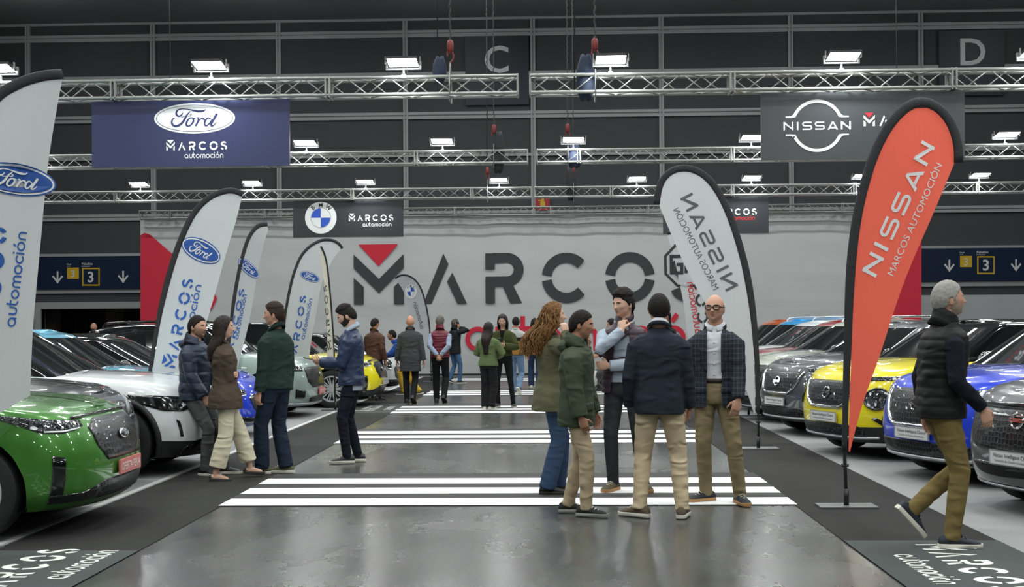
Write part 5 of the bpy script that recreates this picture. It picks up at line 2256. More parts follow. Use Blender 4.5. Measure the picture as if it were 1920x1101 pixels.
def fringe_only(az, el):
    top = 26 if abs(az) < 150 else 30
    lo = interp(abs(az), [0, 60, 76, 84, 90, 104, 112, 140, 180], [80, 80, 6, -6, 8, 6, -22, -36, -40])
    return min((top - el) / 14, (el - lo) / 14)


def beard_mask(az, el):
    a = abs(az)
    up_ = interp(a, [0, 8, 16, 30, 55, 78, 90, 180], [-20, -20, -24, -26, -20, 8, -30, -90])
    lip = -1 if (a < 11 and -36 < el < -26.5) else 1
    return min((up_ - el) / 6, (el + 72) / 6, lip)


# ------------------------------------------------------------------ hands
def hand(mb, W, D, N, thumb, curl=.35, spread=.0, k=1.0):
    """palm with four unequal bent fingers and a thumb; W wrist, D finger direction, N palm side, thumb: rough direction of the thumb"""
    W, D, N, thumb = Vector(W), Vector(D).normalized(), Vector(N), Vector(thumb)
    N = (N - D * N.dot(D)).normalized()
    S = D.cross(N).normalized()
    if S.dot(thumb) < 0:
        S = -S
    rings = []
    for t, hw, th in ((-.02, .022, .019), (.0, .026, .019), (.03, .038, .018), (.06, .042, .016), (.085, .040, .013), (.095, .034, .009)):
        rings.append([W + D * t * k + S * (hw * k * math.cos(a)) + N * (th * k * math.sin(a)) for a in [2 * PI * j / 12 for j in range(12)]])
    mb.loft(rings)
    curls = curl if hasattr(curl, '__len__') else [curl * .9, curl, curl * 1.08, curl * 1.15]
    for q, ln, r, c in ((.029, .074, .0088, curls[0]), (.010, .083, .0090, curls[1]), (-.010, .077, .0086, curls[2]), (-.029, .060, .0076, curls[3])):
        p = W + D * (.082 * k) + S * (q * k * 1.03)
        d = (D + S * (q * spread * 8)).normalized()
        pts = [p - D * .012]
        ax = S
        for seg, ang in ((.46, c * 1.0), (.30, c * 1.25), (.24, c * .9)):
            d = (Matrix.Rotation(ang, 3, D.cross(N)) @ d)
            pts.append(pts[-1] + d * (ln * seg * k + (.012 if len(pts) == 1 else 0)))
        mb.cap_tube(pts, [r * k * 1.08, r * k * 1.04, r * k * .96, r * k * .82], 8)
    p = W + D * (.022 * k) + S * (.026 * k)
    d1 = (S * .75 + D * .62 + N * .42).normalized()
    d2 = (S * .25 + D * .85 + N * (.35 + curl_mean(curls) * .5)).normalized()
    mb.cap_tube([p, p + d1 * .036 * k, p + d1 * .036 * k + d2 * .030 * k, p + d1 * .036 * k + d2 * .030 * k + (d2 + N * .2).normalized() * .022 * k],
                [.0135 * k, .0115 * k, .0105 * k, .0085 * k], 8)


def curl_mean(c):
    return sum(c) / len(c)


# ------------------------------------------------------------------ the figure
MALE = [(.78, .158, .114), (.86, .165, .120), (.94, .163, .118), (1.02, .153, .110), (1.10, .150, .108), (1.18, .156, .112), (1.27, .168, .118), (1.34, .170, .112), (1.385, .160, .100), (1.42, .124, .084), (1.45, .088, .070), (1.475, .066, .064), (1.50, .060, .062)]
FEMALE = [(.78, .168, .118), (.86, .178, .124), (.94, .170, .118), (1.02, .145, .100), (1.10, .134, .094), (1.18, .142, .104), (1.27, .154, .118), (1.34, .152, .106), (1.385, .138, .092), (1.42, .106, .078), (1.45, .074, .064), (1.475, .056, .058), (1.50, .050, .056)]


class Person:
    def __init__(s, label, at_px, face, H=1.75, fem=False, skin='a', lean=(0, 0), twist=0, head=(0, 0), headoff=(0, 0),
                 L=None, R=None, legL=None, legR=None, handL=None, handR=None, hips=(0, 0), near=True, drop=0.0, pos=None):
        g = ground(*at_px) if pos is None else Vector((pos[0], pos[1], 0))
        s.k = H / 1.75
        s.near = near
        s.fem = fem
        s.skin = skin_mat(skin)
        s.seed = int(g.x * 71 + g.y * 37) % 997
        s.root = thing('person', label, 'person', (g.x, g.y, CD), R_(face))
        s.drop = drop
        prof = FEMALE if fem else MALE
        s.prof = prof
        hz = .93 - drop
        s.hipc = Vector((hips[0], hips[1], hz))
        s.lean = Vector((lean[0], lean[1], 0))
        s.twist = R_(twist)
        sw = .168 if not fem else .145
        s.sh = {}
        for sg, nm in ((1, 'L'), (-1, 'R')):
            v = Vector((sg * sw, 0, 0))
            v = Matrix.Rotation(s.twist, 3, 'Z') @ v
            s.sh[nm] = s.spine(1.372) + v
        arm = {'L': L or (.235, -.04, .85), 'R': R or (-.235, -.04, .85)}
        s.el, s.wr, s.hnd = {}, {}, {}
        for nm, sg in (('L', 1), ('R', -1)):
            a = arm[nm]
            if isinstance(a, dict):
                tgt, pole = a['to'], a.get('pole', (sg * .5, 1, -.3))
            else:
                tgt, pole = a, (sg * .22, 1, -.2)
            s.el[nm], s.wr[nm] = ik(s.sh[nm], tgt, .283, .252, pole)
            s.hnd[nm] = {'L': handL, 'R': handR}[nm] or {}
        s.kn, s.an, s.foot = {}, {}, {}
        for nm, sg, leg in (('L', 1, legL), ('R', -1, legR)):
            leg = leg or {}
            x, y = leg.get('at', (sg * .10, 0))
            z = .085 + leg.get('lift', 0)
            hip = s.hipc + Vector((sg * .092, 0, -.01))
            s.kn[nm], s.an[nm] = ik(hip, (x, y, z), .43, .42, leg.get('pole', (sg * .12, -1, 0)))
            s.foot[nm] = (R_(leg.get('yaw', sg * 12)), R_(leg.get('pitch', 0)))
        # head placement
        s.hc = s.spine(1.475) + Vector((headoff[0], headoff[1] - .02, .155))
        s.T = Matrix.Translation(s.hc) @ Matrix.Rotation(R_(head[0]), 4, 'Z') @ Matrix.Rotation(R_(head[1]), 4, 'X')
        s.body()

    def spine(s, z):
        t = max(0, min(1, (z - .93) / .545))
        zz = z - s.drop
        f = t ** 1.25
        # leaning forward lowers the shoulders a little
        ln = s.lean.length
        return Vector((s.hipc.x, s.hipc.y, 0)) + s.lean * f + Vector((0, 0, zz - f * (.545 - math.sqrt(max(.01, .545 ** 2 - ln * ln)))))

    def link(s, name, me, m, label=None):
        me.transform(Matrix.Scale(s.k, 4))
        o = link(name, me, m, s.root)
        if label:
            o['label'] = label
        return o

    def body(s):
        mb = MB()
        vox = .0055 if s.near else .0085
        head_shape(mb, s.T, s.fem)
        for sg in (-1, 1):
            R = Matrix.Rotation(R_(sg * 12), 3, 'Z')
            c = Vector((sg * .0785, .006, -.008))
            M3 = s.T.to_3x3() @ R
            mb.ball(s.T @ c, (.007, .019, .031), 12, 8, M=M3)
        nk = .058 if not s.fem else .048
        nb = s.spine(1.41)
        mb.tube([nb + Vector((0, .01, 0)), s.spine(1.475) + Vector((0, .004, 0)), s.T @ Vector((0, .018, -.055)), s.T @ Vector((0, .014, -.02))], [nk + .02, nk, nk * .96, nk * .9], 18)
        rings = []
        for z, hw, hd in s.prof[2:]:
            yaw = s.twist * max(0, min(1, (z - 1.0) / .35))
            rings.append(oval_ring(s.spine(z), hw - .026, hd - .024, 20, yaw=yaw))
        mb.loft(rings)
        for nm in 'LR':
            sh, el, wr = s.sh[nm], s.el[nm], s.wr[nm]
            q = s.spine(1.37)
            mb.tube([q.lerp(sh, .4), q.lerp(sh, .8) - Vector((0, 0, .012)), sh.lerp(el, .2), sh.lerp(el, .5), el, el.lerp(wr, .35), wr], [.040, .038, .036, .040, .035, .036, .0235] if not s.fem else [.032, .032, .030, .032, .029, .030, .020], 12)
            h = s.hnd[nm]
            if h.get('hide'):
                continue
            fd = (wr - el).normalized()
            D = Vector(h['dir']) if 'dir' in h else fd + Vector((0, -.08, 0))
            sg = 1 if nm == 'L' else -1
            N = Vector(h.get('palm', (-sg, .15, 0)))
            hand(mb, wr, D, N, h.get('thumb', (0, -1, .2)), h.get('curl', .30), h.get('spread', .02), .98 if not s.fem else .88)
            hip = s.hipc
        for nm, sg in (('L', 1), ('R', -1)):
            hip = s.hipc + Vector((sg * .085, 0, -.01))
            mb.tube([s.hipc + Vector((sg * .05, 0, .06)), hip, hip.lerp(s.kn[nm], .5), s.kn[nm], s.kn[nm].lerp(s.an[nm], .35), s.an[nm], s.an[nm] - Vector((0, 0, .03))],
                    [.07, .072, .062, .046, .047, .031, .030], 14)
            yaw, pit = s.foot[nm]
            F = Matrix.Rotation(yaw, 3, 'Z') @ Matrix.Rotation(pit, 3, 'X')
            a = s.an[nm]
            mb.cap_tube([a + F @ Vector((0, .035, -.045)), a + F @ Vector((0, -.03, -.04)), a + F @ Vector((0, -.12, -.055))], [.030, .034, .022], 10)
        me = fuse(mb, vox, 2, name='body')
        s.link('body', me, s.skin)
        # eyes, brows and lips
        if s.near or True:
            for sg in (-1, 1):
                c = hdir(sg * 19, 5) * (head_radius(sg * 19, 5, s.fem) - .0055)
                e = MB().ball(s.T @ c, .0115, 14, 10).mesh('eye')
                e.polygons.foreach_set('use_smooth', [True] * len(e.polygons))
                o = s.link('eye', e, mat('eye_white', '#d8d3cc', .25))
                c2 = hdir(sg * 18.5, 4.6) * (head_radius(sg * 19, 5, s.fem) + .0022)
                e = MB().ball(s.T @ c2, .0046, 12, 8).mesh('iris')
                i_ = s.link('iris', e, mat('iris_dark', '#20140e', .15))
                i_.parent = o
            lp = head_patch(s.T, s.fem, lambda az, el: min(1 - (az / 12.5) ** 2 - ((el + 30.5) / 5.2) ** 2, 1), .0012, n=180, k=90, e0=-48, e1=-20, width=.3)
            s.link('lips', s.smooth(lp, 'lips'), mat('lips_fem', '#a3605a', .45) if s.fem else mat('lips_male', '#93604f', .5))

    def smooth(s, mb, name):
        me = mb.mesh(name)
        me.polygons.foreach_set('use_smooth', [True] * len(me.polygons))
        return me

    def brows(s, m):
        for sg in (-1, 1):
            f = lambda az, el, sg=sg: 1 - ((az - sg * 19) / 12.5) ** 2 - ((el - 13.5 + .05 * abs(az - sg * 14)) / 2.6) ** 2
            s.link('eyebrow', s.smooth(head_patch(s.T, s.fem, f, .0035, n=180, k=60, e0=2, e1=26, width=.5), 'eyebrow'), m)

    def hair(s, mask, m, thick=.014, amp=.0018, label=None, brow=True):
        o = s.link('hair', s.smooth(head_patch(s.T, s.fem, mask, thick, amp, s.seed % 50), 'hair'), m, label)
        if brow:
            s.brows(m)
        return o

    def beard(s, m, thick=.004):
        return s.link('beard', s.smooth(head_patch(s.T, s.fem, beard_mask, thick, .0015, 5, n=120, k=90), 'beard'), m)

    def long_hair(s, m, length=.34, curly=False, sway=(0, 0), spread=1.0):
        mb = head_patch(s.T, s.fem, LONGCAP, lambda az, el: .018 if el < 60 else .014, .003 if not curly else .012, s.seed % 50)
        rings = []
        n = 26
        K = 14
        R0 = s.T.to_3x3()
        for i in range(K + 1):
            t = i / K
            z = .045 - (length + .045) * t
            ro = (.098 + .020 * math.sin(PI * min(1, t * 1.25))) * (1 - .35 * t ** 3) * (1 + (spread - 1) * t)
            ri = ro - .034 * (1 - .6 * t ** 2) - (.014 if curly else 0)
            w = 118 - 26 * t
            ring = []
            for j in range(n):
                a = -w + 2 * w * j / (n - 1)
                wob = (.016 * math.sin(a * .16 + t * 17 + i) if curly else .004 * math.sin(a * .35 + 1.3 * s.seed))
                d = hdir(180 + a, 0)
                ring.append(Vector((d.x * (ro + wob) * .92, d.y * (ro + wob) + .006, z)))
            for j in range(n - 1, -1, -1):
                a = -w + 2 * w * j / (n - 1)
                d = hdir(180 + a, 0)
                ring.append(Vector((d.x * ri * .92, d.y * ri + .006, z)))
            ring = [R0 @ q if t < .3 else (R0 @ q).lerp(q, min(1, (t - .3) * 2)) for q in ring]
            push = (.075 if length < .45 else .10) * max(0, min(1, (t * length - .13) / .12))
            rings.append([s.hc + q + Vector((sway[0] * t ** 1.5, sway[1] * t ** 1.5 + push, 0)) for q in ring])
        mb2 = MB()
        mb2.loft(rings)
        for f, mi in zip(mb2.f, mb2.mi):
            pass
        mb.add(mb2.v, mb2.f)
        if curly:
            rng = random.Random(3)
            for q in range(120):
                a = rng.uniform(-112, 112)
                t0 = rng.uniform(-.02, .22)
                pts = []
                for i in range(16):
                    t = t0 + i * (length * 1.05 - t0 + .05) / 16 * rng.uniform(.92, 1.0)
                    tt = t / length
                    r = (.112 + .03 * math.sin(PI * min(1, max(0, tt)))) * (1 + (spread - 1) * max(0, tt))
                    d = hdir(180 + a, 0)
                    pts.append(s.hc + Vector((d.x * r * .92 + .011 * math.cos(i * (1.2 + .5 * (q % 3)) + q), d.y * r + .011 * math.sin(i * (1.2 + .5 * (q % 3)) + q) + sway[1] * max(0, tt) ** 1.5 + .075 * max(0, min(1, (t - .13) / .12)), .05 - t)) + Vector((sway[0] * max(0, tt) ** 1.5, 0, 0)))
                rr = rng.uniform(.0045, .008)
                mb.cap_tube(pts, [rr] * 13 + [rr * .9, rr * .7, rr * .5], 5)
        me = s.smooth(mb, 'hair')
        o = s.link('hair', me, m)
        s.brows(m)
        return o

    # ---- clothing
    def top(s, name, m, fit=.012, hem=.84, flare=0.0, sleeves=True, neck=1.485, quilt=0, open_=None, wr=.004, cuff=0, sleeve_w=1.0, label=None, collar=None, split=None, belt=None, solid=.005, wr_pos=1.0):
        mb = MB()
        rings = []
        zs = [hem] + [p[0] for p in s.prof if hem + .02 < p[0] < neck] + [neck]
        for z in zs:
            zi = max(z, .78)
            hw = interp(zi, [p[0] for p in s.prof], [p[1] for p in s.prof]) + fit
            hd = interp(zi, [p[0] for p in s.prof], [p[2] for p in s.prof]) + fit
            if z > 1.42:
                hw -= fit * .5
                hd -= fit * .5
            if flare:
                q = max(0, min(1, (1.12 - z) / (1.12 - hem)))
                hw += flare * q
                hd += flare * q * .8
            if z < 1.05:
                # hang straight from the waist
                hw = max(hw, interp(1.05, [p[0] for p in s.prof], [p[1] for p in s.prof]) + fit)
            c = s.spine(max(z, .93)) if z > .93 else s.spine(.93) + Vector((0, 0, z - .93))
            yaw = s.twist * max(0, min(1, (z - 1.0) / .35))
            rings.append(oval_ring(c, hw, hd, 32, yaw=yaw))
        mb.loft(rings)
        for nm in 'LR':
            sh, el, wrp = s.sh[nm], s.el[nm], s.wr[nm]
            q = s.spine(1.33)
            if sleeves:
                end = el.lerp(wrp, .97 * wr_pos)
                rr = [.060, .057, .052, .045, .043, .035 + cuff]
                if s.fem:
                    rr = [.052, .050, .047, .042, .041, .033 + cuff]
                rr = [(r + fit * .75) * sleeve_w for r in rr]
                mb.tube([q.lerp(sh, .35), q.lerp(sh, .80) + Vector((0, 0, .004)), sh.lerp(el, .16) + (sh - q).normalized() * .006, sh.lerp(el, .5), el, el.lerp(wrp, .4), end], [rr[0] * .95, rr[0] * .95, rr[1] * 1.0] + rr[2:], 18)
            else:
                mb.ball(sh.lerp(q, .32), (.050 + fit, .066 + fit, .056 + fit), 16, 10)
        wf = wrinkles(wr, s.seed)
        if quilt:
            spn = s

            def disp(co):
                z = co[:, 2]
                return (.0075 * (np.abs(np.sin(np.pi * z / quilt)) ** .6 - .55)).astype(np.float32) + wf(co) * .5
        else:
            disp = wf
        cut = None
        arms = [(s.sh[n], s.el[n], s.wr[n]) for n in 'LR']

        def near_arm(p):
            for a, b, c in arms:
                for u, v in ((a, b), (b, c)):
                    w = v - u
                    t = max(0, min(1, (p - u).dot(w) / w.length_squared))
                    if (p - (u + w * t)).length < .068 and not (u is a and t < .25):
                        return True
            return False
        if open_:
            # open_ = (button height, half width at the chest, half width at the hem)
            bz, wt, wh = open_
            Rm = Matrix.Rotation(-s.twist, 3, 'Z')

            def cut(p):
                q = Rm @ (p - s.spine(p.z))
                if q.y > -.03 or near_arm(p):
                    return p.z < hem + .004
                w = (wh + (wt - wh) * (p.z - hem) / (1.42 - hem)) if bz is None else wt * max(0, (p.z - bz) / (1.44 - bz)) if p.z > bz else wh * (bz - p.z) / max(.05, bz - hem) + .004
                return abs(q.x) < w or p.z < hem + .004 - 0
        elif belt is None:
            def cut(p):
                return p.z < hem + .004 and not near_arm(p)
        me = fuse(mb, .0085 if s.near else .012, 5, disp, cut, name)
        o = s.link(name, me, m, label)
        if solid:
            so = o.modifiers.new('thickness', 'SOLIDIFY')
            so.thickness = solid
            so.offset = -1
        s.fit = fit
        if open_ and collar and collar[0] == 'lapel':
            for sg in (1, -1):
                ww = lambda z: (open_[2] + (open_[1] - open_[2]) * (z - hem) / (1.42 - hem)) if open_[0] is None else open_[1] * max(0, (z - open_[0]) / (1.44 - open_[0]))
                zb = max(1.10, open_[0] or 0)
                s.flap('lapel', m, fit, [(sg * (ww(z) - .004), sg * (ww(z) + .012 + .062 * max(0, min(1, (z - zb) / (1.33 - zb))) * (1 if z < 1.34 else max(.35, 1 - (z - 1.34) * 6)))) for z in np.linspace(zb, 1.425, 14)], np.linspace(zb, 1.425, 14), o)
        if collar:
            kind, cm = collar
            s.collar(kind, cm or m, fit, o)
        return o

    def skin_at(s, x, z, fit, back=False):
        """point of the garment front (or back) at half-breadth x and height z"""
        zi = max(z, .78)
        P = [p[0] for p in s.prof]
        hw, hd = interp(zi, P, [p[1] for p in s.prof]) + fit, interp(zi, P, [p[2] for p in s.prof]) + fit
        q = min(.98, abs(x) / hw)
        y = hd * (1 - q ** 2.5) ** (1 / 2.5) * (1 if back else -1)
        c = s.spine(max(z, .93)) if z > .93 else s.spine(.93) + Vector((0, 0, z - .93))
        return c + Matrix.Rotation(s.twist * max(0, min(1, (z - 1.0) / .35)), 3, 'Z') @ Vector((x, y, 0))

    def flap(s, name, m, fit, spans, zs, parent, back=False, off=.007, n=6):
        mb = MB()
        rows = []
        for (xa, xb), z in zip(spans, zs):
            rows.append([s.skin_at(xa + (xb - xa) * i / n, z, fit + off, back) for i in range(n + 1)])
        for r, q in zip(rows, rows[1:]):
            for i in range(n):
                mb.add([r[i], r[i + 1], q[i + 1], q[i]], [(0, 1, 2, 3)])
        me = weld(mb, name)
        o = s.link(name, me, m)
        o.parent = parent
        so = o.modifiers.new('thickness', 'SOLIDIFY')
        so.thickness = .006
        so.offset = 0
        return o

    def pockets(s, garment, m, fit, z=.90, x=.095, w=.055, h=.045, back=False):
        for sg in (1, -1):
            zs = np.linspace(z, z + h, 4)
            s.flap('pocket_flap', m, fit, [(sg * (x - w), sg * (x + w))] * 4, zs, garment, back, .006)

    def buttons(s, garment, m, fit, zs, x=0.0):
        for z in zs:
            mb = MB().ball(s.skin_at(x, z, fit + .006), (.007, .004, .007), 10, 6)
            o = s.link('button', s.smooth(mb, 'button'), m)
            o.parent = garment

    def collar(s, kind, m, fit, parent):
        mb = MB()
        b = s.spine(1.462)
        nk = .068 if not s.fem else .058
        up_ = s.T @ Vector((0, .015, -.08)) - b
        up_.z = max(.02, up_.z)
        u = up_.normalized()
        if kind == 'stand':
            h, r0, r1, op = .065, nk + .016, nk + .010, 12
        elif kind == 'hood':
            h, r0, r1, op = .055, nk + .045, nk + .032, 42
        elif kind == 'crew':
            h, r0, r1, op = .022, nk + .010, nk + .004, 0
        else:  # shirt
            h, r0, r1, op = .044, nk + .012, nk + .002, 12
        if kind == 'lapel':
            h, r0, r1, op = .034, nk + .014, nk + .006, 48
        rings = []
        prof = [(-.045, r0 + .022) if kind in ('stand', 'hood') else (-.012, r0 + .004), (0, r0), (h * .5, (r0 + r1) / 2 + .003), (h, r1), (h + .006, r1 - .006), (h, r1 - .014), (0, r0 - .014)]
        if kind in ('shirt', 'lapel'):
            prof = [(-.012, r0 + .014), (.012, r0 + .012), (h * .8, r1 + .006), (h, r1), (h + .003, r1 - .005), (h - .006, r1 - .010), (0, r0 - .012)]
        n = 34
        for i in range(n + 1):
            az = op + (360 - 2 * op) * i / n
            d = hdir(az, 0)
            dip = -.040 * math.cos(R_(az)) + .008 if kind != 'crew' else -.01 * max(0, math.cos(R_(az)))
            rings.append([b + Vector((d.x * r, d.y * r * .98 + .006, 0)) + u * (z + .014) + Vector((0, 0, dip)) for z, r in prof])
        mb.loft(rings, cap=True)
        if kind == 'hood':
            rr = []
            for i in range(9):
                t = i / 8
                a = PI * t
                rr.append(oval_ring(b + Vector((0, .075 + .035 * math.sin(a), .055 - .15 * t)), .105 * math.sin(PI * (.12 + .80 * t)) + .02, .048 * math.sin(PI * (.15 + .75 * t)) + .012, 22))
            mb.loft(rr)
        me = s.smooth(mb, 'collar')
        bm = bmesh.new()
        bm.from_mesh(me)
        bmesh.ops.recalc_face_normals(bm, faces=bm.faces)
        bm.to_mesh(me)
        bm.free()
        o = s.link('hood' if kind == 'hood' else 'collar', me, m)
        o.parent = parent
        return o

    def trousers(s, m, w=(1.0, 1.0, 1.0), length=0.0, wr=.005, name='trousers', label=None, waist=1.04):
        mb = MB()
        rings = []
        for z, f in ((waist, .99), (.98, 1.0), (.93, 1.0), (.87, .99), (.835, .93)):
            hw = interp(z, [p[0] for p in s.prof], [p[1] for p in s.prof]) * f + .004
            hd = interp(z, [p[0] for p in s.prof], [p[2] for p in s.prof]) * f + .004
            rings.append(oval_ring(s.spine(.93) + Vector((0, 0, z - .93)) if z <= .93 else s.spine(z), hw, hd, 28))
        mb.loft(rings)
        for nm, sg in (('L', 1), ('R', -1)):
            hip = s.hipc + Vector((sg * .085, .004, -.02))
            kn, an = s.kn[nm], s.an[nm]
            end = an + (an - kn).normalized() * (.030 - length)
            a, b, c = w
            mb.tube([s.hipc + Vector((sg * .075, .004, .05)), hip, hip.lerp(kn, .45), kn, kn.lerp(end, .4), kn.lerp(end, .8), end],
                    [.092 * a, .098 * a, .083 * a, .066 * b, .063 * (b + c) / 2, .056 * c, .056 * c], 18)
        me = fuse(mb, .0085 if s.near else .012, 3, wrinkles(wr, s.seed + 5), None, name)
        return s.link(name, me, m, label)

    def shoes(s, m, sole=None, chunky=1.0, laces=None, kind='sneaker', label=None):
        for nm in 'LR':
            yaw, pit = s.foot[nm]
            F = Matrix.Translation(s.an[nm]) @ Matrix.Rotation(yaw, 4, 'Z') @ Matrix.Rotation(pit, 4, 'X')
            lift = .004
            prof = [(.088, .022, .045), (.080, .033, .075), (.055, .039, .092), (.015, .041, .100), (-.03, .042, .092), (-.075, .046, .072), (-.12, .049, .058), (-.155, .044, .048), (-.182, .030, .036), (-.192, .014, .026)]
            if kind == 'heel':
                prof = [(.070, .020, .060), (.055, .030, .075), (.03, .034, .070), (-.02, .034, .045), (-.075, .040, .036), (-.12, .042, .034), (-.150, .036, .032), (-.172, .022, .028), (-.182, .010, .022)]
            if s.fem:
                prof = [(y * .92, w * .88, h * .95) for y, w, h in prof]
            rings = []
            for y, w, h in prof:
                w *= chunky
                ring = []
                for j in range(16):
                    a = 2 * PI * j / 16
                    x = math.copysign(abs(math.cos(a)) ** .75, math.cos(a)) * w * (1 if math.sin(a) < .2 else 1 - .35 * math.sin(a))
                    z = -.085 + .018 + (h - .018) * (math.sin(a) * .5 + .5)
                    ring.append(F @ Vector((x, y, z)))
                rings.append(ring)
            mb = MB().loft(rings)
            o = s.link('shoe', s.smooth(mb, 'shoe'), m, label)
            if sole is not None:
                rings = []
                for zz, gr in ((-.083, .96), (-.078, 1.03), (-.058, 1.05), (-.054, .98)):
                    pts = [(x * gr, y * (1 + (gr - 1) * .5)) for y, w, h in prof for x in (w * chunky * 1.02,)]
                    half = [(w * chunky * 1.03 * gr, y * (.99 + .02 * gr)) for y, w, h in prof]
                    loop = half + [(-x, y) for x, y in half[::-1]]
                    rings.append([F @ Vector((x, y, zz)) for x, y in loop])
                q = s.link('sole', s.smooth(MB().loft(rings), 'sole'), sole)
                q.data.set_sharp_from_angle(angle=R_(40))
                q.parent = o
            if laces is not None:
                mb = MB()
                for i in range(4):
                    y = -.035 - .022 * i
                    h = .088 - .012 * i
                    mb.tube([F @ Vector((-.026, y, -.085 + h)), F @ Vector((0, y - .006, -.085 + h + .012)), F @ Vector((.026, y, -.085 + h))], .004, 6)
                q = s.link('laces', s.smooth(mb, 'laces'), laces)
                q.parent = o

    def glasses(s):
        mb = MB()
        T = s.T
        for sg in (-1, 1):
            c = hdir(sg * 20, 4) * .101
            P = []
            for i in range(21):
                a = 2 * PI * i / 20
                P.append(T @ (c + Vector((.026 * math.copysign(abs(math.cos(a)) ** .7, math.cos(a)), sg * 0 + .010 * math.cos(a) * sg, .019 * math.copysign(abs(math.sin(a)) ** .7, math.sin(a))))))
            mb.tube(P, .0044, 8, cap=False)
            mb.tube([T @ Vector((sg * .060, -.080, .012)), T @ Vector((sg * .080, -.03, .012)), T @ Vector((sg * .083, .012, .010))], .0034, 6)
        mb.tube([T @ Vector((-.011, -.105, .009)), T @ Vector((.011, -.105, .009))], .003, 6)
        return s.link('glasses', s.smooth(mb, 'glasses'), mat('glasses_black', '#121212', .3))

    def world(s, p):
        c, q = math.cos(s.root.rotation_euler.z), math.sin(s.root.rotation_euler.z)
        p = Vector(p) * s.k
        return Vector((c * p.x - q * p.y, q * p.x + c * p.y, p.z)) + Vector(s.root.location)

    def watch(s, nm, m):
        a, b = s.el[nm], s.wr[nm]
        d = (b - a).normalized()
        mb = MB().tube([b - d * .030, b - d * .008], .031, 14)
        return s.link('wristwatch', s.smooth(mb, 'wristwatch'), m)


def held_phone(label, P, nm, off, D, up_, m=None):
    """slab phone in a hand: top-level because it is held"""
    c = P.world(P.wr[nm] + Vector(off))
    rz = P.root.rotation_euler.z
    M3 = Matrix.Rotation(rz, 3, 'Z')
    y = (M3 @ Vector(D)).normalized()
    z = M3 @ Vector(up_)
    z = (z - y * z.dot(y)).normalized()
    x = y.cross(z)
    M4 = Matrix((x, y, z)).transposed().to_4x4()
    e = thing('phone', label, 'phone', c)
    e.rotation_euler = M4.to_euler()
    MB().box((-.037, -.076, -.004), (.037, .076, .003)).build('case', m or M_dark, e)
    MB().box((-.034, -.072, .003), (.034, .072, .0042)).build('screen', mat('phone_screen', '#1a2026', .08), e)
    mb = MB()
    mb.box((-.030, .045, -.0055), (-.008, .068, -.004))
    mb.build('camera_bump', M_gloss, e)
    return e


H_dark = mat('hair_dark', '#17120f', .75, spec=.25, bump=.35, bscale=70, stretch=(1, 1, .15), var=.3, vscale=60)
H_brown = mat('hair_brown', '#2c1f17', .75, spec=.25, bump=.35, bscale=70, stretch=(1, 1, .15), var=.3, vscale=60)
H_long = mat('hair_long_dark', '#1f1613', .6, spec=.3, bump=.5, bscale=60, stretch=(1, 1, .06), var=.35, vscale=50)
H_curl = mat('hair_curly', '#6e4d29', .7, spec=.3, bump=.5, bscale=60, stretch=(1, 1, .4), var=.45, vscale=40)
H_grey = mat('hair_grey', '#8f8d87', .7, bump=.35, bscale=70, stretch=(1, 1, .2), var=.2, vscale=60)
H_salt = mat('hair_salt', '#55504a', .7, bump=.35, bscale=70, stretch=(1, 1, .2), var=.35, vscale=60)
H_stub = mat('stubble', '#9a7863', .8, var=.2, vscale=90)
S_white = mat('sole_white', '#d5d2c6', .6)
S_dark = mat('sole_dark', '#2a2927', .7)
S_gum = mat('sole_gum', '#b3885a', .6)
LACE = mat('laces_pale', '#cfcabd', .8)
F = fabric

# ------------------------------------------------------------------ the crowd
# 1 man in hooded navy jacket leaning on the white car
p = Person('person in navy hooded puffer jacket leaning against the white car, half behind the woman', (404, 892), 78, 1.72, skin='a', hips=(0, .24), lean=(0, -.02), drop=.05, head=(-8, 0),
           L={'to': (.20, .0, .84), 'pole': (.5, 1, 0)}, R={'to': (-.20, .02, .84), 'pole': (-.5, 1, 0)}, legL={'at': (.10, -.05)}, legR={'at': (-.10, .06)})
navy = F('navy_puffer', '#1e2a3d', .55, spec=.4)
p.top('jacket', navy, .030, .80, quilt=.11, collar=('hood', navy), cuff=.006)
p.trousers(F('grey_jeans', '#4a4d4c'), (1, 1, 1.1))
p.shoes(mat('shoe_black', '#1b1b1c', .6), S_white)
p.hair(SHORT, H_dark, .010)
p.beard(H_stub, .002)
# 2 woman in brown blazer
p = Person('person with long dark hair in brown blazer and wide cream trousers, arms folded', (415, 901), 118, 1.66, True, 'c', head=(-22, 0), lean=(0, .03), hips=(.0, -.05),
           L={'to': (-.07, -.15, 1.12), 'pole': (1, .3, -.7)}, R={'to': (.09, -.14, 1.14), 'pole': (-1, .3, -.7)}, handL={'dir': (-1, .1, .1), 'palm': (0, 1, 0), 'thumb': (0, 0, 1)}, handR={'dir': (1, .1, 0), 'palm': (0, 1, 0), 'thumb': (0, 0, 1)},
           legL={'at': (.08, -.34), 'yaw': -10, 'pitch': 4}, legR={'at': (-.09, .08), 'yaw': -20, 'pitch': 4})
bl = F('brown_blazer', '#4b4037')
p.top('blazer', bl, .022, .76, flare=.045, collar=('lapel', bl), wr=.005)
p.trousers(F('cream_trousers', '#c7bea6'), (1.0, 1.22, 1.62), .09)
p.shoes(mat('sandal_black', '#201d1b', .5), S_dark, kind='heel')
p.long_hair(H_long, .36, sway=(.0, .02))
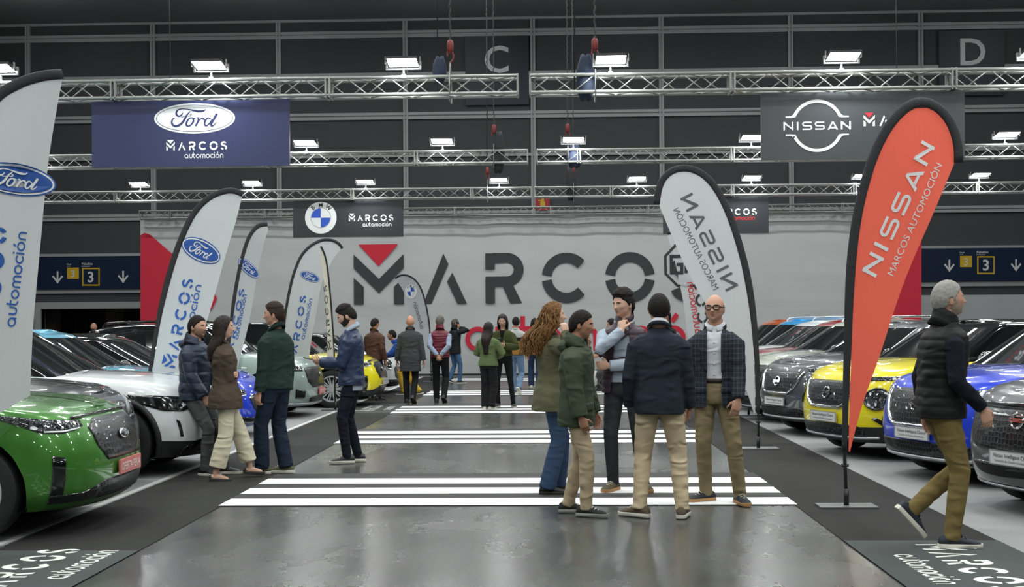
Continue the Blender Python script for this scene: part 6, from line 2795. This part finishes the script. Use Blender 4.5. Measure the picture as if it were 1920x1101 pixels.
# 3 man in dark green sweater
p = Person('person in dark green sweater and navy jeans standing before the bright blue car', (518, 889), -116, 1.80, skin='a', head=(26, 0), lean=(0, .01),
           L=(.23, -.03, .80), R={'to': (-.23, -.03, .82)}, handL={'curl': .45}, legL={'at': (.10, -.10), 'yaw': 30}, legR={'at': (-.08, .06), 'yaw': 22})
sw = F('green_sweater', '#22332e')
p.top('sweater', sw, .026, .87, collar=('shirt', F('green_collar', '#16241f')), cuff=.004, wr=.006)
p.trousers(F('navy_jeans', '#1d2736'), (1.05, 1.15, 1.35))
p.shoes(mat('sneaker_camo', '#55583c', .8, var=.5, vscale=60), S_white, 1.05, LACE)
p.hair(SHORT, H_brown, lambda az, el: .013 + (.010 if el > 40 else 0), .004)
# 4 man with phone in blue bomber
p = Person('person in blue bomber jacket looking down at a phone beside the silver wheel', (660, 868), -84, 1.79, skin='c', head=(0, 24), headoff=(0, -.03),
           L={'to': (.08, -.33, 1.12), 'pole': (.6, .9, -.8)}, R={'to': (-.10, -.32, 1.10), 'pole': (-.6, .9, -.8)},
           handL={'dir': (-.35, -1, .2), 'palm': (-.7, 0, .7), 'thumb': (-.3, 0, 1), 'curl': .5}, handR={'dir': (.35, -1, .2), 'palm': (.7, 0, .7), 'thumb': (.3, 0, 1), 'curl': .5},
           legL={'at': (.09, -.05), 'yaw': 6}, legR={'at': (-.09, .06), 'yaw': -6})
bb = F('blue_bomber', '#222f4c', .45, spec=.4)
p.top('shirt', F('pale_blue_shirt', '#9faab8'), .008, .80, sleeves=False, collar=('shirt', None))
p.top('bomber_jacket', bb, .030, .86, open_=(None, .05, .05), cuff=.002, sleeve_w=1.10, wr=.007)
p.trousers(F('midnight_trousers', '#171b25'), (.98, .95, .92))
p.shoes(mat('sneaker_black', '#1e2023', .6), S_white, 1.0, LACE)
p.hair(SHORT, H_dark, lambda az, el: .012 + (.016 if el > 45 else 0), .004)
p.beard(mat('beard_dark', '#2b1d16', .8), .004)
held_phone('black phone held by the man in blue bomber jacket', p, 'L', (-.06, -.12, .035), (-.15, -1, .25), (0, .25, 1))
# 5 burgundy vest
p = Person('person walking away in burgundy quilted vest, hands clasped behind the back', (826, 755), 178, 1.76, skin='b', near=True, head=(-14, 0),
           L={'to': (.03, .19, .95), 'pole': (1, .5, 0)}, R={'to': (-.03, .19, .95), 'pole': (-1, .5, 0)}, handL={'dir': (-.5, .2, -.9), 'palm': (0, -1, 0), 'thumb': (-1, 0, 0), 'curl': .6}, handR={'dir': (.5, .25, -.9), 'palm': (0, -1, 0), 'thumb': (1, 0, 0), 'curl': .6},
           legL={'at': (.09, -.06), 'yaw': 8}, legR={'at': (-.09, .16), 'lift': .05, 'pitch': 28, 'yaw': -5})
p.top('shirt', F('blue_shirt', '#8a95a8'), .012, .90, collar=None)
p.top('quilted_vest', F('burgundy_vest', '#5e1526', .5, spec=.4), .030, .90, sleeves=False, quilt=.055, collar=('stand', None))
p.trousers(F('black_trousers', '#1b1c1f'), (1.02, 1.1, 1.1))
p.shoes(mat('shoe_black', '#1b1b1c', .6), S_dark)
p.hair(SHORT, H_salt, .010)
# 6 long grey coat
p = Person('person with shaved head walking away in long dark grey coat', (770, 757), 184, 1.76, skin='b', head=(0, 6), lean=(0, -.03),
           L=(.27, -.06, .84), R=(-.27, .04, .84), legL={'at': (.08, -.10), 'yaw': 5}, legR={'at': (-.06, .18), 'lift': .06, 'pitch': 32})
ct = F('grey_coat', '#3d3f40')
p.top('coat', ct, .026, .64, flare=.03, collar=('lapel', None), wr=.005)
p.trousers(F('black_trousers', '#1b1c1f'), (1, 1, 1))
p.shoes(mat('shoe_black', '#1b1b1c', .6), S_dark)
# 7 blue hoodie leaning
p = Person('person in bright blue hoodie and yellow trousers bending towards the small white car', (780, 741), -95, 1.74, skin='b', lean=(0, -.40), drop=.10, head=(0, 0), headoff=(0, -.07),
           L={'to': (.20, -.76, .86), 'pole': (.4, 1, .2)}, R={'to': (-.2, -.74, .88), 'pole': (-.4, 1, .2)}, hips=(0, -.06),
           legL={'at': (.10, -.26), 'yaw': 5}, legR={'at': (-.12, .05), 'yaw': -10, 'pitch': 10})
hd = F('blue_hoodie', '#2a4c94')
p.top('hoodie', hd, .026, .92, collar=('hood', hd), cuff=.002)
p.trousers(F('yellow_trousers', '#c9a63c'), (1, 1.1, 1.15))
p.shoes(mat('sneaker_black', '#1e2023', .6), S_white)
p.hair(SHORT, H_dark, .008)
p.beard(H_stub, .003)
# 8 brown jacket
p = Person('person in brown jacket standing behind the man with the phone', (703, 751.5), 155, 1.72, skin='b', head=(-10, 8),
           L={'to': (.17, -.20, .92), 'pole': (.5, 1, 0)}, R=(-.26, -.02, .86))
p.top('jacket', F('brown_jacket', '#4a3229', .6), .026, .86, collar=('lapel', None), cuff=.004)
p.trousers(F('dark_trousers', '#22262b'))
p.shoes(mat('shoe_black', '#1b1b1c', .6), S_dark)
p.hair(SHORT, H_dark, .008)
held_phone('small pale phone held low by the man in brown jacket', p, 'L', (0, -.08, -.06), (.1, -1, -.4), (0, -.4, 1), mat('phone_teal', '#4f6f78', .4))
# 9 man phoning
p = Person('person in black jacket and blue jeans with a phone at the ear, near the banner', (853, 720), 128, 1.74, skin='b', near=False, head=(-18, 0),
           L=(.25, .0, .86), R={'to': (-.125, -.06, 1.50), 'pole': (-1, -.8, -.5)}, handR={'dir': (.05, .15, 1), 'palm': (1, .1, 0), 'thumb': (0, -1, 0), 'curl': .5},
           legL={'at': (.08, .12), 'yaw': 6, 'lift': .03, 'pitch': 18}, legR={'at': (-.09, -.10)})
p.top('jacket', F('black_jacket', '#1d1f22', .7), .026, .80, collar=('stand', None))
p.trousers(F('blue_jeans', '#4a6a8c'))
p.shoes(mat('sneaker_black', '#1e2023', .6), S_white)
p.hair(SHORT, H_salt, .010)
p.beard(mat('beard_dark', '#2b1d16', .8), .004)
held_phone('dark phone pressed to the ear of the man in black jacket', p, 'R', (.022, .01, .09), (.05, .2, 1), (1, 0, 0))
# 10 girl in green
p = Person('person with waist-long dark hair in light green jacket and wide black trousers', (916, 769), 162, 1.61, True, 'c', head=(-10, 6),
           L={'to': (.10, -.24, 1.08), 'pole': (1, .6, -.4)}, R={'to': (-.14, -.22, 1.06), 'pole': (-1, .6, -.4)}, handL={'curl': .5}, handR={'curl': .5},
           legL={'at': (.07, 0), 'yaw': 8}, legR={'at': (-.07, .02), 'yaw': -8})
p.top('jacket', F('light_green_jacket', '#5b6a46'), .030, .88, collar=('crew', None), sleeve_w=1.1)
p.trousers(F('black_trousers', '#1b1c1f'), (1.05, 1.35, 1.5))
p.shoes(mat('sneaker_white', '#c9c7bd', .6), S_white)
p.long_hair(H_long, .52)
# 11 girl in olive with phone
p = Person('person with dark hair in olive bomber jacket and black leggings looking at a phone', (944, 765), -6, 1.76, True, 'c', head=(-3, 16), headoff=(0, -.02),
           L={'to': (.06, -.26, 1.16), 'pole': (1, .5, -.5)}, R={'to': (-.06, -.27, 1.17), 'pole': (-1, .5, -.5)}, handL={'dir': (-.5, -.7, .5), 'palm': (-.5, .3, .8), 'thumb': (-.5, 0, 1), 'curl': .5}, handR={'dir': (.5, -.7, .5), 'palm': (.5, .3, .8), 'thumb': (.5, 0, 1), 'curl': .5},
           legL={'at': (.19, -.02), 'yaw': 20}, legR={'at': (-.10, .02), 'yaw': -6})
ol = F('olive_bomber', '#3d4426')
p.top('black_top', F('black_top', '#151517'), .008, .95, sleeves=False, neck=1.455)
p.top('bomber_jacket', ol, .030, .97, open_=(1.22, .05, .02), sleeve_w=1.15, collar=None)
p.trousers(F('black_leggings', '#141416'), (.92, .84, .75), name='leggings')
p.shoes(mat('sneaker_black', '#1e2023', .6), S_white)
p.long_hair(H_long, .30)
held_phone('dark phone between the hands of the woman in olive jacket', p, 'R', (.06, -.06, .07), (0, -.6, .8), (0, .8, .6))
# 12 striped sweater
p = Person('person in grey, black and mustard striped sweater walking towards the banner', (968, 740), 172, 1.74, skin='b', near=False, head=(14, 0),
           L=(.26, .06, .86), R=(-.26, -.06, .86), legL={'at': (.06, -.14)}, legR={'at': (-.10, .20), 'lift': .08, 'pitch': 40})
p.top('sweater', band_mat('striped_knit', [(.5, '#a07538'), (1.19, '#26282c'), (1.28, '#a9aaa8')]), .028, .88, collar=('crew', mat('fabric_grey_rib', '#a9aaa8', .9)))
p.trousers(F('light_jeans', '#6b86a4'), (1, 1.05, 1.1))
p.shoes(mat('sneaker_grey', '#55524a', .7), S_white)
p.hair(SHORT, H_dark, .010)
# 13 woman in blue jeans behind
p = Person('person with dark hair, mustard top and dark blue jeans near the banner', (1003, 728), 176, 1.72, True, 'b', near=False, legL={'at': (.10, -.05)}, legR={'at': (-.10, .10)})
p.top('jumper', band_mat('mustard_green', [(.5, '#86682f'), (1.22, '#3f4a2c')]), .026, .92, collar=('crew', mat('fabric_green_rib', '#3f4a2c', .9)))
p.trousers(F('deep_blue_jeans', '#283752'), (1.02, 1.15, 1.35))
p.shoes(mat('sneaker_white', '#c9c7bd', .6), S_white)
p.long_hair(H_dark, .24)
# 14 curly woman
p = Person('person with long curly fair-brown hair raising both hands, olive blazer and blue jeans', (1036, 926), 96, 1.75, True, 'c', head=(-4, -4), lean=(0, .0),
           R={'to': (-.20, -.10, 1.48), 'pole': (-.8, -.3, -1)}, L={'to': (.12, -.36, 1.36), 'pole': (.6, -.2, -1)},
           handR={'dir': (.25, .05, 1), 'palm': (.9, .3, 0), 'thumb': (0, -1, .3), 'curl': .75}, handL={'dir': (-.15, .05, 1), 'palm': (-.6, .9, 0), 'thumb': (-.4, .2, .8), 'curl': .7},
           legL={'at': (.08, -.06), 'yaw': 8}, legR={'at': (-.08, .05), 'yaw': -8})
ob = F('olive_blazer', '#5a5844')
g1 = p.top('blazer', ob, .026, .76, flare=.055, open_=(1.02, .05, .05), collar=('lapel', ob), wr=.005)
p.top('black_top', F('black_top', '#151517'), .004, .92, sleeves=False, neck=1.46)
p.trousers(F('indigo_jeans', '#32445e'), (1, 1.1, 1.4))
p.shoes(mat('shoe_black', '#1b1b1c', .6), S_dark)
p.long_hair(H_curl, .36, True, (.0, .075), 1.35)
# 15 green parka
p = Person('person in green hooded parka and beige chinos, hand in pocket', (1082, 966), 76, 1.66, skin='b', head=(4, 6), headoff=(0, -.02), lean=(0, -.01),
           R={'to': (-.235, -.10, .80), 'pole': (-.5, 1, .1)}, L={'to': (.225, -.12, .82), 'pole': (.5, 1, .1)}, handR={'dir': (.25, -.35, -1), 'palm': (1, 0, 0), 'curl': .35}, handL={'dir': (-.2, -.3, -1)},
           legR={'at': (-.09, -.10), 'yaw': -4}, legL={'at': (.10, .10), 'yaw': 14})
pk = F('green_parka', '#3f4939', .8)
g1 = p.top('parka', pk, .030, .76, flare=.01, collar=('hood', pk), cuff=.004, sleeve_w=1.04, wr=.007)
p.pockets(g1, pk, .034, .90, .10, .06, .07)
p.trousers(F('beige_chinos', '#ad9d82'), (1, 1.02, .98), wr=.008)
p.shoes(mat('shoe_black_suede', '#202221', .9), mat('sole_grey', '#8d8f88', .7), 1.0, LACE)
p.hair(SHORT, H_dark, lambda az, el: .011, .004)
# 16 purple vest
p = Person('person in plum quilted vest and pale blue shirt, fist at the chin', (1172, 921), -14, 1.86, skin='c', head=(-34, 4), twist=4,
           R={'to': (.015, -.17, 1.405), 'pole': (-1, -.5, -.9)}, L={'to': (-.10, -.19, 1.10), 'pole': (1, .1, -.5)},
           handR={'dir': (-.1, .38, 1), 'palm': (.3, 1, 0), 'thumb': (1, 0, .5), 'curl': .9}, handL={'dir': (-1, .15, .05), 'palm': (0, 1, 0), 'thumb': (0, 0, 1), 'curl': .4},
           legL={'at': (.16, .02), 'yaw': 26}, legR={'at': (-.10, -.03), 'yaw': -14})
p.top('shirt', F('pale_blue_shirt', '#9faab8'), .012, .95, collar=('shirt', None), cuff=.004, wr=.006)
p.top('quilted_vest', F('plum_vest', '#33232e', .5, spec=.4), .032, .86, sleeves=False, quilt=.065, open_=(None, .055, .11), collar=('stand', None))
p.trousers(F('charcoal_trousers', '#2b2e31'), (.98, .98, .95))
p.shoes(mat('suede_olive', '#59533f', .9), S_gum, 1.0, LACE)
p.hair(SHORT, H_dark, lambda az, el: .014 + (.022 if el > 42 else 0), .006)
p.watch('L', M_chrome)
# 17 navy blazer seen from behind
p = Person('person in navy blazer and cream chinos seen from behind', (1238, 971), 172, 1.79, skin='b', head=(8, 2), lean=(0, -.01),
           L={'to': (.235, -.07, .86), 'pole': (.5, 1, 0)}, R={'to': (-.235, -.08, .84), 'pole': (-.5, 1, 0)}, handL={'hide': True}, handR={'dir': (.3, -.4, -1)},
           legL={'at': (.16, .0), 'yaw': 62}, legR={'at': (-.17, .0), 'yaw': -6})
nb = F('navy_blazer', '#272d38')
p.top('shirt', F('white_shirt', '#c9cdd2'), .004, 1.0, sleeves=False, collar=('shirt', None))
g1 = p.top('blazer', nb, .022, .81, flare=.010, collar=('lapel', nb), wr=.005)
p.trousers(F('cream_chinos', '#c7b697'), (1.06, 1.08, 1.02), wr=.008)
p.shoes(mat('sneaker_taupe', '#574a3b', .8), S_white, 1.0, LACE)
p.hair(SHORT, H_dark, .010)
# 18 man behind, only the head and shoulders
p = Person('person with dark hair on the phone, mostly hidden behind the navy blazer', (1249, 788), -60, 1.80, skin='b', near=False, head=(0, 6),
           L={'to': (.16, -.12, 1.50), 'pole': (1, -.2, -.6)}, handL={'dir': (-.1, .1, 1), 'palm': (-1, .2, 0), 'thumb': (0, -1, 0), 'curl': .5})
p.top('jacket', F('black_jacket', '#1d1f22', .7), .026, .84, collar=('stand', None))
p.trousers(F('dark_trousers', '#22262b'))
p.shoes(mat('shoe_black', '#1b1b1c', .6), S_dark)
p.hair(SHORT, H_dark, .012)
p.beard(mat('beard_dark', '#2b1d16', .8), .004)
# 19 glasses and checked blazer
p = Person('person with black glasses and shaved head in dark checked blazer, facing this way', (1343, 943), -12, 1.80, skin='a', head=(-8, -4), lean=(0, .01),
           L={'to': (.20, -.19, .87), 'pole': (.8, .8, 0)}, R={'to': (-.25, -.04, .84)}, handL={'dir': (-.25, -.12, -1), 'palm': (-.3, 1, 0), 'thumb': (-1, 0, 0), 'curl': .30}, handR={'curl': .4},
           legL={'at': (.20, -.05), 'yaw': 22}, legR={'at': (-.09, .05), 'yaw': -52})
cb = check_mat('checked_blazer', '#262a33', '#3d434d')
g1 = p.top('shirt', F('white_shirt', '#c9cdd2'), .008, 1.02, sleeves=False, collar=('shirt', None), wr=.005)
p.buttons(g1, S_white, .008, (1.08, 1.17, 1.26, 1.35))
g1 = p.top('blazer', cb, .024, .80, flare=.012, open_=(None, .062, .062), collar=('lapel', cb), wr=.005)
p.pockets(g1, cb, .026, .93, .115)
p.trousers(F('khaki_chinos', '#83775a'), (1.02, 1.02, 1.0), wr=.008)
b = MB().loft([oval_ring(p.spine(z), .171, .121, 30) for z in (1.015, 1.05)])
p.link('belt', p.smooth(b, 'belt'), mat('belt_brown', '#2c221c', .5))
p.shoes(mat('sneaker_navy', '#1e232c', .7), S_gum, 1.0, LACE)
p.hair(fringe_only, mat('hair_shaved', '#6e5a4e', .8), .002, 0)
p.glasses()
p.watch('L', M_dark)
# 20 walking man
p = Person('person with grey hair in black quilted vest walking past the red flag', (1764, 1026), 92, 1.83, skin='a', head=(0, -6), lean=(0, -.04),
           R={'to': (-.23, -.20, .92), 'pole': (-.4, 1, -.1)}, L={'to': (.23, .02, .86)}, handR={'dir': (.05, -.35, -1), 'palm': (1, .1, 0), 'curl': .42, 'thumb': (0, -1, 0)},
           legR={'at': (-.07, -.05), 'yaw': -4}, legL={'at': (.09, .15), 'lift': .15, 'pitch': 48, 'yaw': 2, 'pole': (0, -1, 0)})
p.top('sweater', F('midnight_sweater', '#131720'), .012, .92, collar=None, wr=.005)
p.top('quilted_vest', F('black_vest', '#151516', .65, spec=.25), .034, .85, sleeves=False, quilt=.062, collar=('stand', None))
p.trousers(F('mustard_chinos', '#75663f'), (1.02, 1.0, .98), wr=.009)
p.shoes(mat('sneaker_ink', '#1c2430', .7), S_white, 1.02, mat('laces_dark', '#15181c', .8))
p.hair(SHORT, H_grey, lambda az, el: .011, .003)
p.beard(mat('beard_pale', '#9a8778', .8, var=.2, vscale=90), .002)
# 21-23 heads beyond the cars
p = Person('person with bald head in dark jacket beyond the cars, by the lobby doorway', None, 165, 1.70, skin='b', near=False, pos=(at(175, 620, 33.0).x, 33.0), head=(0, 0))
p.top('jacket', F('black_jacket', '#1d1f22', .7), .026, .84, collar=('stand', None))
p.trousers(F('dark_trousers', '#22262b'))
p.shoes(mat('shoe_black', '#1b1b1c', .6), S_dark)
p = Person('person with dark hair whose head shows between the couple and the narrow flag', None, -20, 1.71, skin='b', near=False, pos=(at(423, 620, 33.0).x, 33.0), head=(0, 0))
p.top('jacket', F('black_jacket', '#1d1f22', .7), .026, .84, collar=('stand', None))
p.trousers(F('dark_trousers', '#22262b'))
p.shoes(mat('shoe_black', '#1b1b1c', .6), S_dark)
p.hair(SHORT, H_dark, .012)
p = Person('person in black with a pushchair, hidden behind the plum vest', (1150, 762), -80, 1.66, True, 'b', near=False, head=(0, 8),
           L={'to': (.16, -.34, 1.02), 'pole': (.4, 1, -.5)}, R={'to': (-.16, -.34, 1.02), 'pole': (-.4, 1, -.5)}, handL={'curl': .8}, handR={'curl': .8})
p.top('coat', F('black_coat', '#17181a'), .028, .74, flare=.02, collar=('stand', None))
p.trousers(F('dark_trousers', '#22262b'))
p.shoes(mat('shoe_black', '#1b1b1c', .6), S_dark)
p.long_hair(H_dark, .22)

# pushchair with a pale blanket
g = ground(1117, 769)
e = thing('pushchair', 'pushchair with pale grey blanket between the green parka and the plum vest', 'pushchair', (g.x, g.y, CD), R_(-85))
mb = MB()
for sx in (-1, 1):
    mb.tube([(sx * .22, -.32, .10), (sx * .22, .02, .48), (sx * .21, .36, .98), (sx * .20, .42, 1.02)], .014, 8)
    mb.tube([(sx * .22, .34, .12), (sx * .22, .02, .50)], .014, 8)
mb.tube([(-.20, .42, 1.02), (.20, .42, 1.02)], .018, 8)
mb.tube([(-.22, .34, .12), (.22, .34, .12)], .012, 8)
mb.build('frame', M_dark, e, smooth=True)
for sx, y, r in ((-.24, -.32, .10), (.24, -.32, .10), (-.25, .34, .125), (.25, .34, .125)):
    mb = MB()
    mb.tube([(r * .8 * math.cos(2 * PI * i / 20) * 0 + sx, y + r * .84 * math.cos(2 * PI * i / 20), r + r * .84 * math.sin(2 * PI * i / 20)) for i in range(21)], r * .16, 8, cap=False)
    mb.tube([(sx - .02, y, r), (sx + .02, y, r)], r * .55, 14)
    mb.build('wheel', M_tyre, e, smooth=True)
mb = MB()
mb.loft([oval_ring((0, -.10 + .05 * i, .34 + .08 * i), .19 - .004 * i, .20 - .012 * i, 20) for i in range(6)])
mb.build('seat', mat('pushchair_fabric', '#2e3033', .9), e, smooth=True)
mb = MB()
rings = []
for i in range(9):
    t = i / 8
    rings.append([q + Vector((0, 0, .018 * math.sin(7 * q.x * 9 + i) + .012 * math.sin(q.y * 40))) for q in oval_ring((0, -.16 + .10 * t, .40 + .30 * t), .215 * math.cos(t * 1.2) ** .5, .24 * math.cos(t * 1.25) ** .5, 26)])
mb.loft(rings)
b = mb.build('blanket', F('pale_blanket', '#a6a49c', .9, bump=.6), None, smooth=True)
b.location = (g.x, g.y, CD)
b.rotation_euler = (0, 0, R_(-85))
tag(b, 'crumpled pale grey blanket lying over the pushchair', 'blanket')
